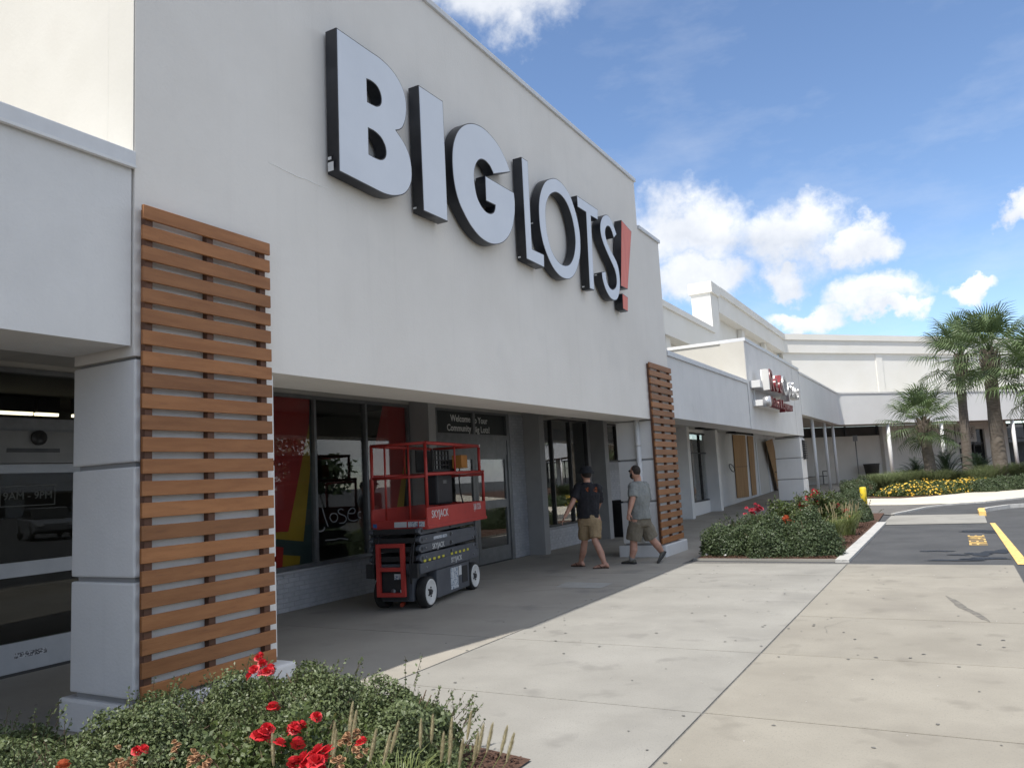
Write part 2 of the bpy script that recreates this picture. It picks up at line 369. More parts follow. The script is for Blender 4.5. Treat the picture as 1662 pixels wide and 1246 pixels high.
slab(-8.02, -4.30, 13.56, 16.2, CONW)
yy = 16.2
while yy < 28:
    slab(-8.02, -4.34, yy, min(yy+1.97, 28), CONW); yy += 1.97
# long walk under the optician's canopy and round the bend
struct(sheet('walkway', [(-8.0, 28), (-4.34, 28), (-4.34, 26.4), (-1.75, 26.4), gp(1452, 834.6)[:2], (-2.0, 30), gp(1407.8, 819.7)[:2], gp(1353, 812)[:2], gp(1353, 800)[:2], (-4.6, 45), (30, 86), (28.5, 88), (-8, 46)], CONW, .004))
# crossing band and far asphalt edges
struct(sheet('crossing_band', [(-1.70, 21.75), (.56, 21.75), (.60, 25.1), (-1.70, 25.3)], CONC, -.002))
ARC = [gp(*p)[:2] for p in ((1452.4, 834.6), (1475.7, 830), (1504.7, 823.6), (1533.8, 819.7), (1562.9, 817.2), (1599.7, 814.9), (1662, 808))]
ARC += [(ARC[-1][0]+8, ARC[-1][1]+9.2), (ARC[-1][0]+30, ARC[-1][1]+35)]
ISL = [gp(*p)[:2] for p in ((1353.6, 811.5), (1407.8, 809.3), (1464, 808.7), (1514.4, 805.2), (1562.9, 800.3), (1611, 795.5), (1662, 791.2))]
ISL += [(ISL[-1][0]+8, ISL[-1][1]+9.2), (ISL[-1][0]+28, ISL[-1][1]+33)]
TAN = [gp(*p)[:2] for p in ((1407.8, 820), (1464, 819.5), (1520, 818))]
struct(sheet('worn_ramp', [(-1.70, 25.3), ARC[0], ARC[1], ARC[2], ARC[3], TAN[2], TAN[1], TAN[0], (-3.3, 28.5)], ASPHO, .008))
WP = [TAN[0], TAN[1], TAN[2]]+ARC[4:]+list(reversed(ISL))
struct(sheet('island_walk', WP, WALKC, .012))
def ribbon(name, path, w, z0, z1, m, parent=None, side=1, bevel=0):     # a kerb along a path
    b = MB(); n = len(path); L_, R_ = [], []
    for i, p in enumerate(path):
        a = Vector(path[max(i-1, 0)]); c = Vector(path[min(i+1, n-1)]); d = (c-a).normalized(); q = Vector((-d.y, d.x))*side
        L_.append(Vector(p)); R_.append(Vector(p)+q*w)
    rings = []
    for l, r in zip(L_, R_):
        za = zg(l.y); rings.append([(l.x, l.y, za+z0), (r.x, r.y, za+z0), (r.x, r.y, za+z1), (l.x, l.y, za+z1)])
    b.loft(rings, smooth=False); return b.build(name, m, parent)
struct(ribbon('walk_kerb', ARC, .11, -.05, .03, WHITEP))
struct(sheet('island_bed', ISL+[(24, 84), (-3.6, 46.3), (-4.2, 44.4)], MULCH, .03))
# kerb and bed between the canopy and the drive
struct(sheet('planting_bed', [(-4.22, 14.12), (-1.84, 13.98), (-1.84, 22.3), (-1.95, 26.2), (-4.26, 26.4)], MULCH, .02))
struct(ribbon('bed_kerb', [(-1.62, 13.86), (-1.62, 17), (-1.62, 20), (-1.63, 22.25)], .21, -.05, .035, WHITEP))
struct(ribbon('bed_edge', [(-4.26, 26.4), (-4.26, 14.12), (-1.84, 13.98)], .05, -.05, .025, CONC))
# front bed
struct(sheet('front_bed', [(-5.5, -1.5), (-2.36, -1.5), (-2.28, 4.12), (-3.5, 4.35), (-4.9, 4.75), (-4.95, 3.4), (-6.0, 3.35)], MULCH, .012))
# road paint
struct(sheet('lane_line', [gp(1606.5, 848)[:2], gp(1615, 848)[:2], gp(1672, 915)[:2], gp(1652, 915)[:2]], YELP, -.004))
MED = [gp(*p)[:2] for p in ((1598, 831), (1606, 828.5), (1640, 823.5), (1670, 821.5))]
struct(ribbon('median_kerb', MED+[(MED[-1][0]+6, MED[-1][1]+1.5)], .14, -.05, .09, WHITEP))
struct(ribbon('median_nose', [gp(1601, 836)[:2], gp(1598, 831.5)[:2], gp(1600, 829.5)[:2]], .16, -.05, .10, YELP))
o = text('fire_lane_marking', 'FIRE LANE', .42, YELP, None, (.27, 17.55, -.007), (0, 1, 0), (-1, 0, 0), depth=.001, sx=1.05); struct(o)
TAR = mat('tar_patch', (.010, .010, .011), .45, (.022, .022, .023), scale=6, bump=.3)
def stain(name, cx, cy, rx, ry, m, z, seed, n=26, ang=0.):
    r = random.Random(seed); pts = []; ph = [r.uniform(0, 6.3) for _ in range(4)]
    for k in range(n):
        t = 2*math.pi*k/n; q = 1+.28*math.sin(2*t+ph[0])+.2*math.sin(3*t+ph[1])+.14*math.sin(5*t+ph[2])+.08*math.sin(9*t+ph[3])
        a, b = rx*q*math.cos(t), ry*q*math.sin(t); pts.append((cx+a*math.cos(ang)-b*math.sin(ang), cy+a*math.sin(ang)+b*math.cos(ang)))
    return struct(sheet(name, pts, m, z))
for k, (px, py, rx, ry) in enumerate(((1595, 861, .26, .40), (1577, 862, .20, .16), (1590, 898, .20, .20), (1620, 894, .20, .28), (1555, 899, .13, .10), (1520, 893, .22, .10), (1600, 905, .34, .14), (1545, 908, .30, .10))):
    p = gp(px, py); stain('tar_stain', p.x, p.y, rx, ry, TAR, -.009+.0006*k, 40+k)
SKID = mat('tyre_mark', (.10, .095, .085), .9, (.20, .185, .16), scale=14)
stain('tyre_mark', -.05, 9.75, .05, .62, SKID, .003, 5, ang=.22)
PATCH = mat('pale_patch', (.34, .335, .31), .9, (.40, .395, .37), scale=5)
struct(sheet('pale_patch', [(-5.36, 11.12), (-4.58, 11.06), (-4.56, 10.55), (-5.28, 10.57)], PATCH, .003))
# gum spots and grit on the apron
SPOT = mat('gum_spot', (.10, .098, .092), .9, (.16, .155, .145), scale=20)
b = MB(); rr = random.Random(11)
for k in range(150):
    x = rr.uniform(-4.7, .5); y = rr.uniform(3.2, 13.2); r = rr.uniform(.006, .017); n = 9; ph = rr.uniform(0, 6)
    b.add([(x+r*(1+.3*math.sin(2*t+ph))*math.cos(t), y+r*(1+.25*math.cos(3*t+ph))*math.sin(t), .0045) for t in [2*math.pi*i/n for i in range(n)]], [tuple(range(n))])
stuff(b.build('gum_spots', SPOT, None)); bpy.data.objects['gum_spots']['label'] = 'dark chewing gum spots scattered over the concrete'
PEB = mat('pale_grit', (.42, .40, .37), .9, (.5, .48, .45), scale=20)
b = MB()
for k in range(110):
    x = rr.uniform(-4.8, .5); y = rr.uniform(3.4, 13.4); s = rr.uniform(.002, .006); a = rr.uniform(0, 3)
    b.obox((x, y, .001+s*.35), (s*math.cos(a), s*math.sin(a), 0), (-s*.6*math.sin(a), s*.6*math.cos(a), 0), (0, 0, s*.4))
o = stuff(b.build('grit', PEB, None)); o['label'] = 'pale crumbs of grit lying on the concrete'

# ================================================================ STORE BUILDING
WX = -8.05                                                # storefront plane
def wy(px, py, X=WX): return on_axis(px, py, 0, X).y
store = thing('store_building', 'long white stucco store with tall sign wall and covered entrance', 'building', (0, 0, 0))
bx('facade_wall', STUC, store, -5.30, -5.0, 3.52, 14.58, 3.0, 7.40)
bx('facade_beam', STUC, store, -5.70, -4.999, 3.521, 15.86, 2.62, 3.0)
bx('facade_wall', STUC, store, -5.30, -5.001, 14.58, 15.86, 3.0, 6.44)
MB().box(-5.34, -4.965, 3.49, 14.61, 7.40, 7.475).build('coping', CAPM, store, bevel=.008)
MB().box(-5.34, -4.965, 14.612, 15.90, 6.44, 6.515).build('coping', CAPM, store, bevel=.008)
bx('side_wall', SUNTONE, store, -22, -5.303, 3.508, 3.80, 2.9, 7.39)
bx('side_wall', SUNTONE, store, -5.302, -5.004, 3.508, 3.518, 4.135, 7.398)  # thin panel carrying the sunlit tone over the facade wall's end
bx('side_wall', SUNTONE, store, -22, -5.30, 15.55, 15.855, 2.9, 6.43)
bx('side_wall', SUNTONE, store, -22, -5.30, 14.30, 14.575, 6.3, 7.39)
bx('roof', SOFF, store, -22, -5.30, 3.80, 15.55, 5.9, 6.0)
# low canopy fascia to the left
bx('canopy_fascia', STUCW, store, -5.70, -5.015, -8, 3.505, 2.69, 4.02)
MB().box(-5.74, -4.975, -8, 3.515, 4.02, 4.13).build('coping', CAPM, store, bevel=.006)
bx('coping_drip', TRIMW, store, -5.0, -4.968, -8, 3.513, 4.000, 4.022)
bx('roof', SOFF, store, -22, -5.70, -8, 3.52, 3.85, 3.95)
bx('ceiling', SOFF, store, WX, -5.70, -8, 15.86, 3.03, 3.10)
# pillars built of chamfered blocks
def pillar(parent, x0, x1, y0, y1, plinth=True):
    zs = (.24, 1.05, 1.85, 2.615)
    for i in range(3): MB().box(x0, x1, y0, y1, zs[i]+.017, zs[i+1]-.017).build('pillar_block', STUCW, parent, bevel=.014)
    bx('pillar_core', mat('groove_shadow_gap', (.30, .30, .30), .9), parent, x0+.035, x1-.035, y0+.035, y1-.035, .1, 2.66)
    if plinth: MB().box(x0-.10, x1+.11, y0-.02, y1+.10, -.02, .215).build('plinth', STUCW, parent, bevel=.02)
pillar(store, -5.72, -5.0, 3.53, 4.84)
pillar(store, -5.74, -5.0, 14.56, 15.84)
# interior
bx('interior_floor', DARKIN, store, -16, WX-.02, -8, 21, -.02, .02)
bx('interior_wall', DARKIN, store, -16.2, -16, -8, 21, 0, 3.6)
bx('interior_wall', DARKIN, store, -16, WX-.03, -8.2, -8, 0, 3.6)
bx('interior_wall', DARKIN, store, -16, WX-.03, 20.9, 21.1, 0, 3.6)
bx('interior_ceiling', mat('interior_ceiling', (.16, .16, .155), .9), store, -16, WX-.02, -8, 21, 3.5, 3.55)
TUBE = emit('fluorescent_tube', (1, .86, .58), 1.5)
for (ya, yb) in ((6.2, 7.9), (7.95, 8.35), (8.62, 9.3), (9.7, 10.9)):
    o = bx('fluorescent_light', TUBE, None, -14.03, -13.97, ya, yb, 3.17, 3.22); tag(o, 'lit fluorescent tube glowing behind the transom glass beside the pillar', 'light', 'fluorescent tubes inside the store')
    o2 = bx('lamp_housing', ALUD, o, -14.06, -13.94, ya, yb, 3.223, 3.5)
# header over the windows
bx('header', SOFF, store, WX-.12, WX+.0, -8, 21, 2.97, 3.03)

def brick_wall(parent, x, y0, y1, z0, z1, axis='y', name='knee_wall', bl=.20, bh=.0635, gap=.009, face=1, maxn=300):
    """mortar core with bricks proud of it; bricks are sub-parts that share one mesh"""
    if axis == 'y': core = bx(name, MORT, parent, x-.10*face, x-.004*face, y0, y1, z0, z1)
    else: core = bx(name, MORT, parent, y0, y1, x-.10*face, x-.004*face, z0, z1)
    meshes = []
    for L_ in (bl, bl*.5):
        m = MB().box(-.03, .004, 0, L_-gap, 0, bh-gap).mesh('brick'); bm = bmesh.new(); bm.from_mesh(m)
        bmesh.ops.bevel(bm, geom=bm.edges[:], offset=.003, segments=1, affect='EDGES'); bm.to_mesh(m); bm.free(); m.materials.append(BRICKM); meshes.append(m)
    n = int((z1-z0)/bh+.3); cnt = 0
    for r in range(n):
        zz = z0+r*bh+gap*.5
        if zz+bh-gap > z1+.004: break
        p = y0 + (0 if r % 2 == 0 else -bl/2)
        while p < y1-.02:
            a, L_ = p, bl; me = meshes[0]; s = 1
            if p < y0: a = y0; me = meshes[1]; L_ = bl/2
            if a+L_ > y1: s = max((y1-a)/L_, .1)
            if cnt < maxn:
                dx = RNG.uniform(-.0015, .0015)
                if axis == 'y': inst('brick', me, core, (x+dx if face > 0 else x-dx, a, zz), (0, 0, 0), (face, s, 1))
                else: inst('brick', me, core, (a, x+dx, zz), (0, 0, -math.pi/2), (1, s, 1))
                cnt += 1
            p += bl
    return core

def window(parent, y0, y1, z0, z1, mull, X=WX, frame=ALUD, gl=GLASSD, fw=.045, name='window', hbars=()):
    w = bx(name, frame, parent, X-.07, X+.02, y0, y1, z0-.05, z0)             # sill member carries the rest
    bx('frame_head', frame, w, X-.07, X+.02, y0, y1, z1, z1+.05)
    ys = [y0]+list(mull)+[y1]
    for i, ym in enumerate(ys):
        a, b_ = (ym, ym+fw) if i == 0 else ((ym-fw, ym) if i == len(ys)-1 else (ym-fw/2, ym+fw/2))
        bx('mullion', frame, w, X-.07, X+.022, a, b_, z0, z1)
    for i in range(len(ys)-1):
        a = ys[i]+(fw if i == 0 else fw/2); b_ = ys[i+1]-(fw if i == len(ys)-2 else fw/2)
        zz = [z0]+list(hbars)+[z1]
        for j in range(len(zz)-1):
            bx('pane', gl, w, X-.035, X-.027, a, b_, zz[j]+(.02 if j else 0), zz[j+1]-(.02 if j < len(zz)-2 else 0))
        for h in hbars: bx('transom_bar', frame, w, X-.07, X+.018, a, b_, h-.02, h+.02)
    return w
# window group beside the trellis
brick_wall(store, WX+.06, 5.75, 10.86, 0, .50)
MB().box(WX-.1, WX+.10, 5.75, 10.86, .502, .535).build('sill', MORT, store, bevel=.006)
W1 = window(store, 5.75, 10.86, .59, 2.92, (7.42, 8.57, 9.72), frame=ALU)
bx('wall_pier', PIERP, store, WX-.2, WX+.03, 5.35, 5.75, 0, 2.97)
# window graphics, vinyl on the inside of the panes
RED = mat('red_vinyl', (.33, .020, .017), .5, (.40, .027, .022), scale=2)
YEL = mat('yellow_vinyl', (.33, .20, .015), .5, (.40, .25, .02), scale=2)
TEAL = mat('teal_vinyl', (.035, .055, .055), .5, (.05, .075, .07), scale=2)
def vinyl(m, pts, parent=W1, dx=-.045): return MB().prism([(WX+dx, wy(x, y), on_axis(x, y, 0, WX).z) for x, y in pts], (-.003, 0, 0)).build('window_graphic', m, parent)
vinyl(TEAL, ((438, 640), (509, 645), (511, 918), (440, 932)), dx=-.058)
vinyl(RED, ((438, 638), (506, 644), (505, 690), (472, 862), (440, 864)))
vinyl(YEL, ((506, 688), (508, 760), (497, 878), (449, 874), (449, 862), (471, 863)), dx=-.052)
vinyl(RED, ((446, 886), (464, 888), (462, 928), (444, 932)))
vinyl(YEL, ((464, 900), (492, 902), (490, 922), (463, 926)), dx=-.052)
vinyl(RED, ((625, 655), (663, 656), (662, 735), (645, 840), (600, 848), (600, 790)))
vinyl(YEL, ((662, 728), (664, 768), (655, 872), (630, 872), (643, 840)), dx=-.052)
# handwriting on the pane
CHALK = mat('white_chalk_marker', (.33, .34, .35), .9)
def stroke(pts, r=.0065):
    P = [Vector((WX-.022, wy(500+x/10.38, 780+y/10.38), on_axis(500+x/10.38, 780+y/10.38, 0, WX).z)) for x, y in pts]
    lp = [(p.y, p.z) for p in P]
    q = []
    for i in range(len(lp)-1):
        p0 = lp[max(i-1, 0)]; p1 = lp[i]; p2 = lp[i+1]; p3 = lp[min(i+2, len(lp)-1)]
        for j in range(5):
            t = j/5; q.append(tuple(.5*((2*p1[a])+(-p0[a]+p2[a])*t+(2*p0[a]-5*p1[a]+4*p2[a]-p3[a])*t*t+(-p0[a]+3*p1[a]-3*p2[a]+p3[a])*t**3) for a in (0, 1)))
    q.append(lp[-1]); b = MB(); rings = []
    for i, c in enumerate(q):
        a = Vector(q[max(i-1, 0)]); d = (Vector(q[min(i+1, len(q)-1)])-a); d = d.normalized() if d.length else Vector((1, 0)); n = Vector((-d.y, d.x))*r
        rings.append([(WX-.026, c[0]-n.x, c[1]-n.y), (WX-.026, c[0]+n.x, c[1]+n.y), (WX-.023, c[0]+n.x, c[1]+n.y), (WX-.023, c[0]-n.x, c[1]-n.y)])
    b.loft(rings, smooth=False); return b.build('chalk_stroke', CHALK, W1)
stroke(((300, 780), (285, 825), (230, 850), (165, 840)), .010)
stroke(((155, 590), (190, 610), (165, 650)), .009)
stroke(((262, 455), (300, 600), (360, 772)))
stroke(((465, 545), (410, 560), (390, 620), (430, 685), (490, 680), (520, 620), (500, 560), (450, 545)))
stroke(((615, 490), (575, 470), (530, 500), (550, 550), (640, 590), (665, 650), (620, 705), (545, 712)))
stroke(((700, 545), (790, 545), (812, 490), (770, 455), (710, 500), (690, 580), (710, 650), (790, 672), (855, 650)))
stroke(((915, 520), (870, 530), (865, 600), (915, 625)))
stroke(((310, 1000), (480, 985), (560, 968), (695, 985)), .008)
# dim shop goods behind the middle pane
for k, (ya, yb, z1) in enumerate(((8.75, 9.1, 1.15), (9.15, 9.5, .95))):
    o = bx('display_shelf', DARKIN, None, -9.4, -9.0, ya, yb, .02, z1); tag(o, 'dark display shelf standing behind the middle window pane', 'shelf', 'dark shelves inside the store')
    bx('shelf_back', DARKIN, o, -9.45, -9.402, ya, yb, .02, z1+.1)

# wall piers between the openings
PX = WX+.40
y1a = 10.88; bx('wall_pier', PIERP, store, WX-.12, PX, y1a, y1a+.21, 0, 3.028)
bx('wall_panel', ALU, store, WX-.1, WX+.01, y1a+.21, 11.62, 0, 2.97)
yP = 14.95; bx('wall_pier', PIERP, store, WX-.12, PX+.0, yP, yP+.24, 0, 3.028)
brick_wall(store, WX+.02, 14.34, yP-.002, 0, 2.97, name='brick_wall')
# entrance door with transom banner
DO = bx('entrance_door', ALU, store, WX-.07, WX+.01, 11.62, 14.34, 2.42, 2.52)
bx('door_head', ALU, DO, WX-.07, WX+.012, 11.62, 14.34, 2.93, 2.97)
for ya, yb in ((11.62, 11.70), (12.92, 13.0), (14.22, 14.34)): bx('door_post', ALU, DO, WX-.07, WX+.016, ya, yb, 2.52, 2.93)
for ya, yb in ((11.62, 11.70), (14.22, 14.34)): bx('door_post', ALU, DO, WX-.07, WX+.016, ya, yb, 0, 2.42)
BAN = mat('dark_banner', (.020, .027, .027), .5, (.03, .036, .035), scale=3)
bx('banner', BAN, DO, WX-.04, WX-.03, 11.70, 12.92, 2.52, 2.93); bx('banner', BAN, DO, WX-.04, WX-.03, 13.0, 14.22, 2.52, 2.93)
LET = mat('banner_lettering', (.70, .70, .68), .8)
for s, ya, z, al in (('Welcome', 12.90, 2.80, 'RIGHT'), ('Community', 12.91, 2.62, 'RIGHT'), ('o Your', 13.03, 2.79, 'LEFT'), ('Big Lots!', 13.0, 2.61, 'LEFT')):
    text('banner_text', s, .175, LET, DO, (WX-.0285, ya, z), (0, 1, 0), (0, 0, 1), depth=.001, offset=.003, align=al)
text('banner_text', '1403-15', .08, mat('faint_lettering', (.10, .10, .105), .8), DO, (WX-.0285, 14.19, 2.565), (0, 1, 0), (0, 0, 1), depth=.001, align='RIGHT')
bx('overhead_panel', ALU, DO, WX-.06, WX+.004, 11.70, 14.22, 2.12, 2.42)
def glazed_leaf(parent, y0, y1, X, m=ALU, gl=GLASSB, ztop=2.12, name='door_leaf', kick=.30, mid=(1.06, 1.22)):
    d = bx(name, m, parent, X-.05, X, y0, y1, 0.02, kick)
    bx('rail', m, d, X-.05, X, y0, y1, mid[0], mid[1]); bx('rail', m, d, X-.05, X, y0, y1, ztop-.09, ztop)
    for a in (y0, y1-.09): bx('stile', m, d, X-.05, X+.002, a, a+.09, kick, ztop-.09)
    for za, zb in ((kick, mid[0]), (mid[1], ztop-.09)): bx('pane', gl, d, X-.028, X-.02, y0+.09, y1-.09, za, zb)
    return d
glazed_leaf(DO, 11.70, 12.96, WX-.01); d = glazed_leaf(DO, 12.97, 14.22, WX-.01)
MB().tube([(WX+.0, 13.08, .98), (WX+.05, 13.08, .98), (WX+.05, 13.08, 1.32), (WX+.0, 13.08, 1.32)], .012).build('handle', ALUD, d)
# white trailer-like display seen behind the door glass
# right window group
brick_wall(store, WX+.06, yP+.24, 18.35, 0, .46)
MB().box(WX-.1, WX+.10, yP+.24, 18.35, .462, .495).build('sill', MORT, store, bevel=.006)
window(store, yP+.24, 18.35, .54, 2.92, (16.35, 17.35), frame=ALUD)
bx('wall_pier', PIERP, store, WX-.12, PX, 18.55, 18.80, 0, 3.028)
bx('wall_panel', PIERP, store, WX-.1, WX+.01, 18.35, 18.55, 0, 2.97)
window(store, 18.80, 20.4, 1.98, 2.92, (19.5,), frame=ALUD)
brick_wall(store, WX+.02, 18.80, 20.9, 0, 1.93, name='brick_wall')
# downspout on the right pillar
MB().tube([(-5.28, 14.50, 2.62), (-5.28, 14.50, .28)], .05, 12).build('downspout', TRIMW, store)
for z in (.9, 2.15): MB().tube([(-5.28, 14.50, z-.035), (-5.28, 14.50, z+.035)], .058, 12).build('downspout_clip', TRIMW, store)
# left entrance
LD = bx('sliding_door', ALU, store, WX-.08, WX+.02, -2.0, 5.35, 2.34, 2.47)
bx('door_head', ALU, LD, WX-.08, WX+.02, -2.0, 5.35, 2.92, 2.97)
OPB = mat('operator_cover', (.20, .20, .197), .5, (.235, .235, .23), scale=3, metal=.2)
bx('operator_cover', OPB, LD, WX-.08, WX+.08, -2.0, 5.35, 2.02, 2.338)
bx('operator_slot', ALUD, LD, WX+.0, WX+.083, 4.26, 4.78, 2.125, 2.165)
MB().lathe([(.0, -.03), (.055, -.03), (.075, .0), (.075, .03), (.0, .03)], (WX+.08, 4.56, 2.27), 'x', 16).build('door_sensor', ALUD, LD)
for ya in (-2.0, 1.6, 5.25): bx('door_post', ALU, LD, WX-.08, WX+.024, ya, ya+.10, 0, 2.02)
for ya in (-2.0, 1.6, 5.25): bx('door_post', ALU, LD, WX-.08, WX+.024, ya, ya+.10, 2.47, 2.92)
bx('transom_pane', GLASSD, LD, WX-.04, WX-.03, -1.9, 1.6, 2.47, 2.92); bx('transom_pane', GLASSD, LD, WX-.04, WX-.03, 1.7, 5.25, 2.47, 2.92)
SLW = mat('pale_door_rail', (.40, .42, .45), .45, (.45, .47, .50), scale=5, metal=.2)
for ya, yb in ((-1.9, 1.6), (1.7, 3.47), (3.48, 5.25)):
    dl = glazed_leaf(LD, ya, yb, WX-.0, SLW, GLASSB, 2.015, 'door_leaf', .30, (.92, 1.06))
HRS = mat('faint_white_vinyl', (.13, .135, .125), .8)
text('hours_text', '9AM - 9PM', .105, HRS, LD, (WX-.018, 4.53, 1.70), (0, 1, 0), (0, 0, 1), depth=.0008, offset=.001)
for a, b_, c, d_ in ((4.26, 4.80, 1.795, 1.803), (4.26, 4.80, 1.60, 1.608), (4.26, 4.268, 1.608, 1.795), (4.792, 4.80, 1.608, 1.795)): bx('hours_frame', HRS, LD, WX-.0185, WX-.0175, a, b_, c, d_)
bx('door_notice', mat('notice_print', (.10, .10, .11), .8, (.55, .56, .58), scale=60, ramp=(.48, .54)), LD, WX+.001, WX+.004, 4.42, 4.73, .15, .20)

# ---------------------------------------------------------------- trellises
SL = MB().box(-.0125, .0125, 0, 1.25, 0, .104).mesh('slat')
bm = bmesh.new(); bm.from_mesh(SL); bmesh.ops.bevel(bm, geom=bm.edges[:], offset=.003, segments=1, affect='EDGES'); bm.to_mesh(SL); bm.free(); SL.materials.append(WOOD)
def trellis(label, y0, ln, z0=.242, n=23, pitch=.1536):
    t = thing('slat_trellis', label, 'trellis', (-5.0, y0, z0), 0, 'cedar slat trellises on the store pillars')
    for k, f in enumerate((.055, .5, .945)): MB().box(.002, .052, ln*f-.03, ln*f+.03, .01, pitch*(n-1)+.085).build('batten', WOODD, t)
    rr = random.Random(int(y0*10))
    for i in range(n): inst('slat', SL, t, (.0655+rr.uniform(-.002, .002), rr.uniform(-.004, .004), i*pitch+rr.uniform(-.003, .003)), (rr.uniform(-.003, .003), 0, 0), (1, ln/1.25, 1))
    return t
trellis('orange brown cedar slat trellis on the pillar beside the sliding doors', 3.535, 1.215)
trellis('orange brown cedar slat trellis on the pillar beside the two walking people', 14.47, 1.36)

# ---------------------------------------------------------------- channel letter sign
SIGNF = mat('white_sign_face', (.66, .70, .76), .35, (.70, .74, .80), scale=1.5)
SIGNB = mat('black_letter_return', (.012, .013, .017), .35, (.02, .021, .026), scale=4)
SIGNR = mat('red_sign_face', (.70, .12, .055), .4, (.78, .16, .08), scale=2, stretch=(1, 6, 1))
sign = thing('channel_letter_sign', 'big white channel letters with black sides and red exclamation mark', 'sign', (-4.97, 5.5, 4.6))
FX = -4.83
def tr(org, s, pts): return [((lambda P: (P.y, P.z)+((1,) if len(p) > 2 else ()))(on_axis(org[0]+p[0]/s, org[1]+p[1]/s, 0, FX))) for p in pts]
C = 1
glyphs = {
 'B': ((520, 30), 4.1533, [[(106, 62, C), (330, 218, C), (400, 266), (460, 322), (510, 385), (550, 460), (573, 535), (580, 610), (574, 680), (556, 732), (535, 752), (510, 757, C), (540, 800), (575, 860), (600, 925), (614, 1000), (616, 1080), (605, 1130), (580, 1172), (545, 1193), (490, 1198), (440, 1187), (400, 1170, C), (125, 1030, C)],
   [(312, 412, C), (345, 428), (380, 460), (402, 505), (409, 550), (402, 580), (380, 590), (350, 580), (317, 561, C)],
   [(323, 742, C), (365, 765), (405, 803), (432, 855), (441, 905), (432, 938), (405, 950), (365, 936), (327, 914, C)]]),
 'I': ((650, 120), 4.2966, [[(124, 78, C), (295, 192, C), (330, 1032, C), (160, 955, C)]]),
 'G': ((650, 120), 4.2966, [[(766, 686, C), (735, 600), (690, 510), (640, 440), (580, 380), (520, 349), (470, 346), (430, 364), (395, 405), (370, 475), (360, 560), (362, 660), (375, 770), (400, 875), (440, 970), (490, 1060), (550, 1135), (610, 1178), (660, 1190), (710, 1178), (750, 1140), (780, 1075), (795, 990), (797, 900), (790, 828, C), (589, 710, C), (595, 886, C), (660, 917, C), (657, 945), (645, 967), (620, 972), (590, 955), (560, 915), (535, 860), (520, 790), (513, 720), (518, 660), (535, 615), (560, 598), (590, 608), (620, 640), (640, 680), (648, 700, C)]]),
 'L': ((825, 240), 5.538, [[(116, 82, C), (174, 120, C), (212, 908, C), (320, 960, C), (323, 1077, C), (163, 998, C)]]),
 'O': ((825, 240), 5.538, [[(400, 273), (335, 300), (293, 385), (275, 490), (275, 600), (285, 720), (310, 850), (350, 970), (400, 1075), (460, 1150), (520, 1180), (570, 1168), (610, 1110), (638, 1010), (648, 900), (642, 770), (622, 650), (590, 530), (550, 420), (500, 340), (450, 290)],
   [(410, 403), (370, 430), (342, 500), (334, 590), (340, 700), (355, 800), (385, 910), (425, 990), (470, 1040), (515, 1057), (555, 1040), (585, 980), (600, 890), (600, 800), (585, 690), (560, 590), (525, 500), (485, 440), (445, 408)]]),
 'T': ((920, 310), 6.078, [[(98, 45, C), (305, 185, C), (305, 287, C), (236, 247, C), (270, 980, C), (225, 962, C), (188, 210, C), (105, 158, C)]]),
 'S': ((920, 310), 6.078, [[(490, 430, C), (470, 370), (445, 300), (415, 250), (385, 234), (355, 250), (335, 295), (328, 350), (333, 420), (350, 490), (380, 570), (415, 650), (450, 725), (475, 790), (488, 850), (490, 910), (480, 950), (455, 970), (430, 960), (410, 930), (392, 880), (380, 792, C), (343, 800, C), (350, 860), (368, 930), (395, 1000), (430, 1055), (465, 1078), (495, 1068), (514, 1020), (523, 950), (522, 870), (512, 780), (492, 705), (457, 632), (422, 565), (395, 498), (380, 440), (378, 390), (388, 358), (405, 348), (425, 362), (445, 405), (462, 465, C)]]),
 '!': ((920, 310), 6.078, [[(537, 287, C), (637, 400, C), (600, 970, C), (532, 937, C)]]),
 '.': ((920, 310), 6.078, [[(547, 1010, C), (602, 1050, C), (602, 1190, C), (553, 1160, C)]]),
}
XF = Matrix(((0, 0, 1, 0), (1, 0, 0, 0), (0, 1, 0, 0), (0, 0, 0, 1)))      # XY -> YZ, depth along +x
for ch, (org, s, loops) in glyphs.items():
    lps = [smooth_loop(tr(org, s, l)) for l in loops]
    me = poly_mesh(lps, FX+4.97, 'letter'); me.transform(Matrix.Translation((-4.97, 0, 0)) @ XF); me.transform(Matrix.Translation(-Vector(sign.location)))
    lo = obj('letter', me, SIGNB, sign)
    if ch in '!.': lo.name = 'exclamation_mark'
    ins = [inset_loop(l, .011 if i == 0 else -.011) for i, l in enumerate(lps)]
    me = poly_mesh(ins, .004, 'letter_face'); me.transform(Matrix.Translation((FX-.0005, 0, 0)) @ XF); me.transform(Matrix.Translation(-Vector(sign.location)))
    f = obj('letter_face', me, SIGNR if ch in '!.' else SIGNF, lo)
    if ch in '!.': f['label'] = 'red face of the exclamation mark'
STK = mat('small_white_sticker', (.6, .6, .58), .6)
for (px, py, w, h) in ((539, 256, .03, .03), (539, 270, .05, .09), (677, 337, .03, .02), (735, 322, .03, .02), (846, 417, .03, .02), (866, 362, .03, .02), (949.5, 465, .03, .02), (969.5, 446, .03, .02), (1005, 497, .03, .02)):
    P = on_axis(px, py, 0, -4.90)
    # stickers sit on the black returns that face the camera side
    bx('sticker', STK, sign, .02, .02+w*1.4, P.y-sign.location.y-.004, P.y-sign.location.y-.001, P.z-sign.location.z-h/2, P.z-sign.location.z+h/2)

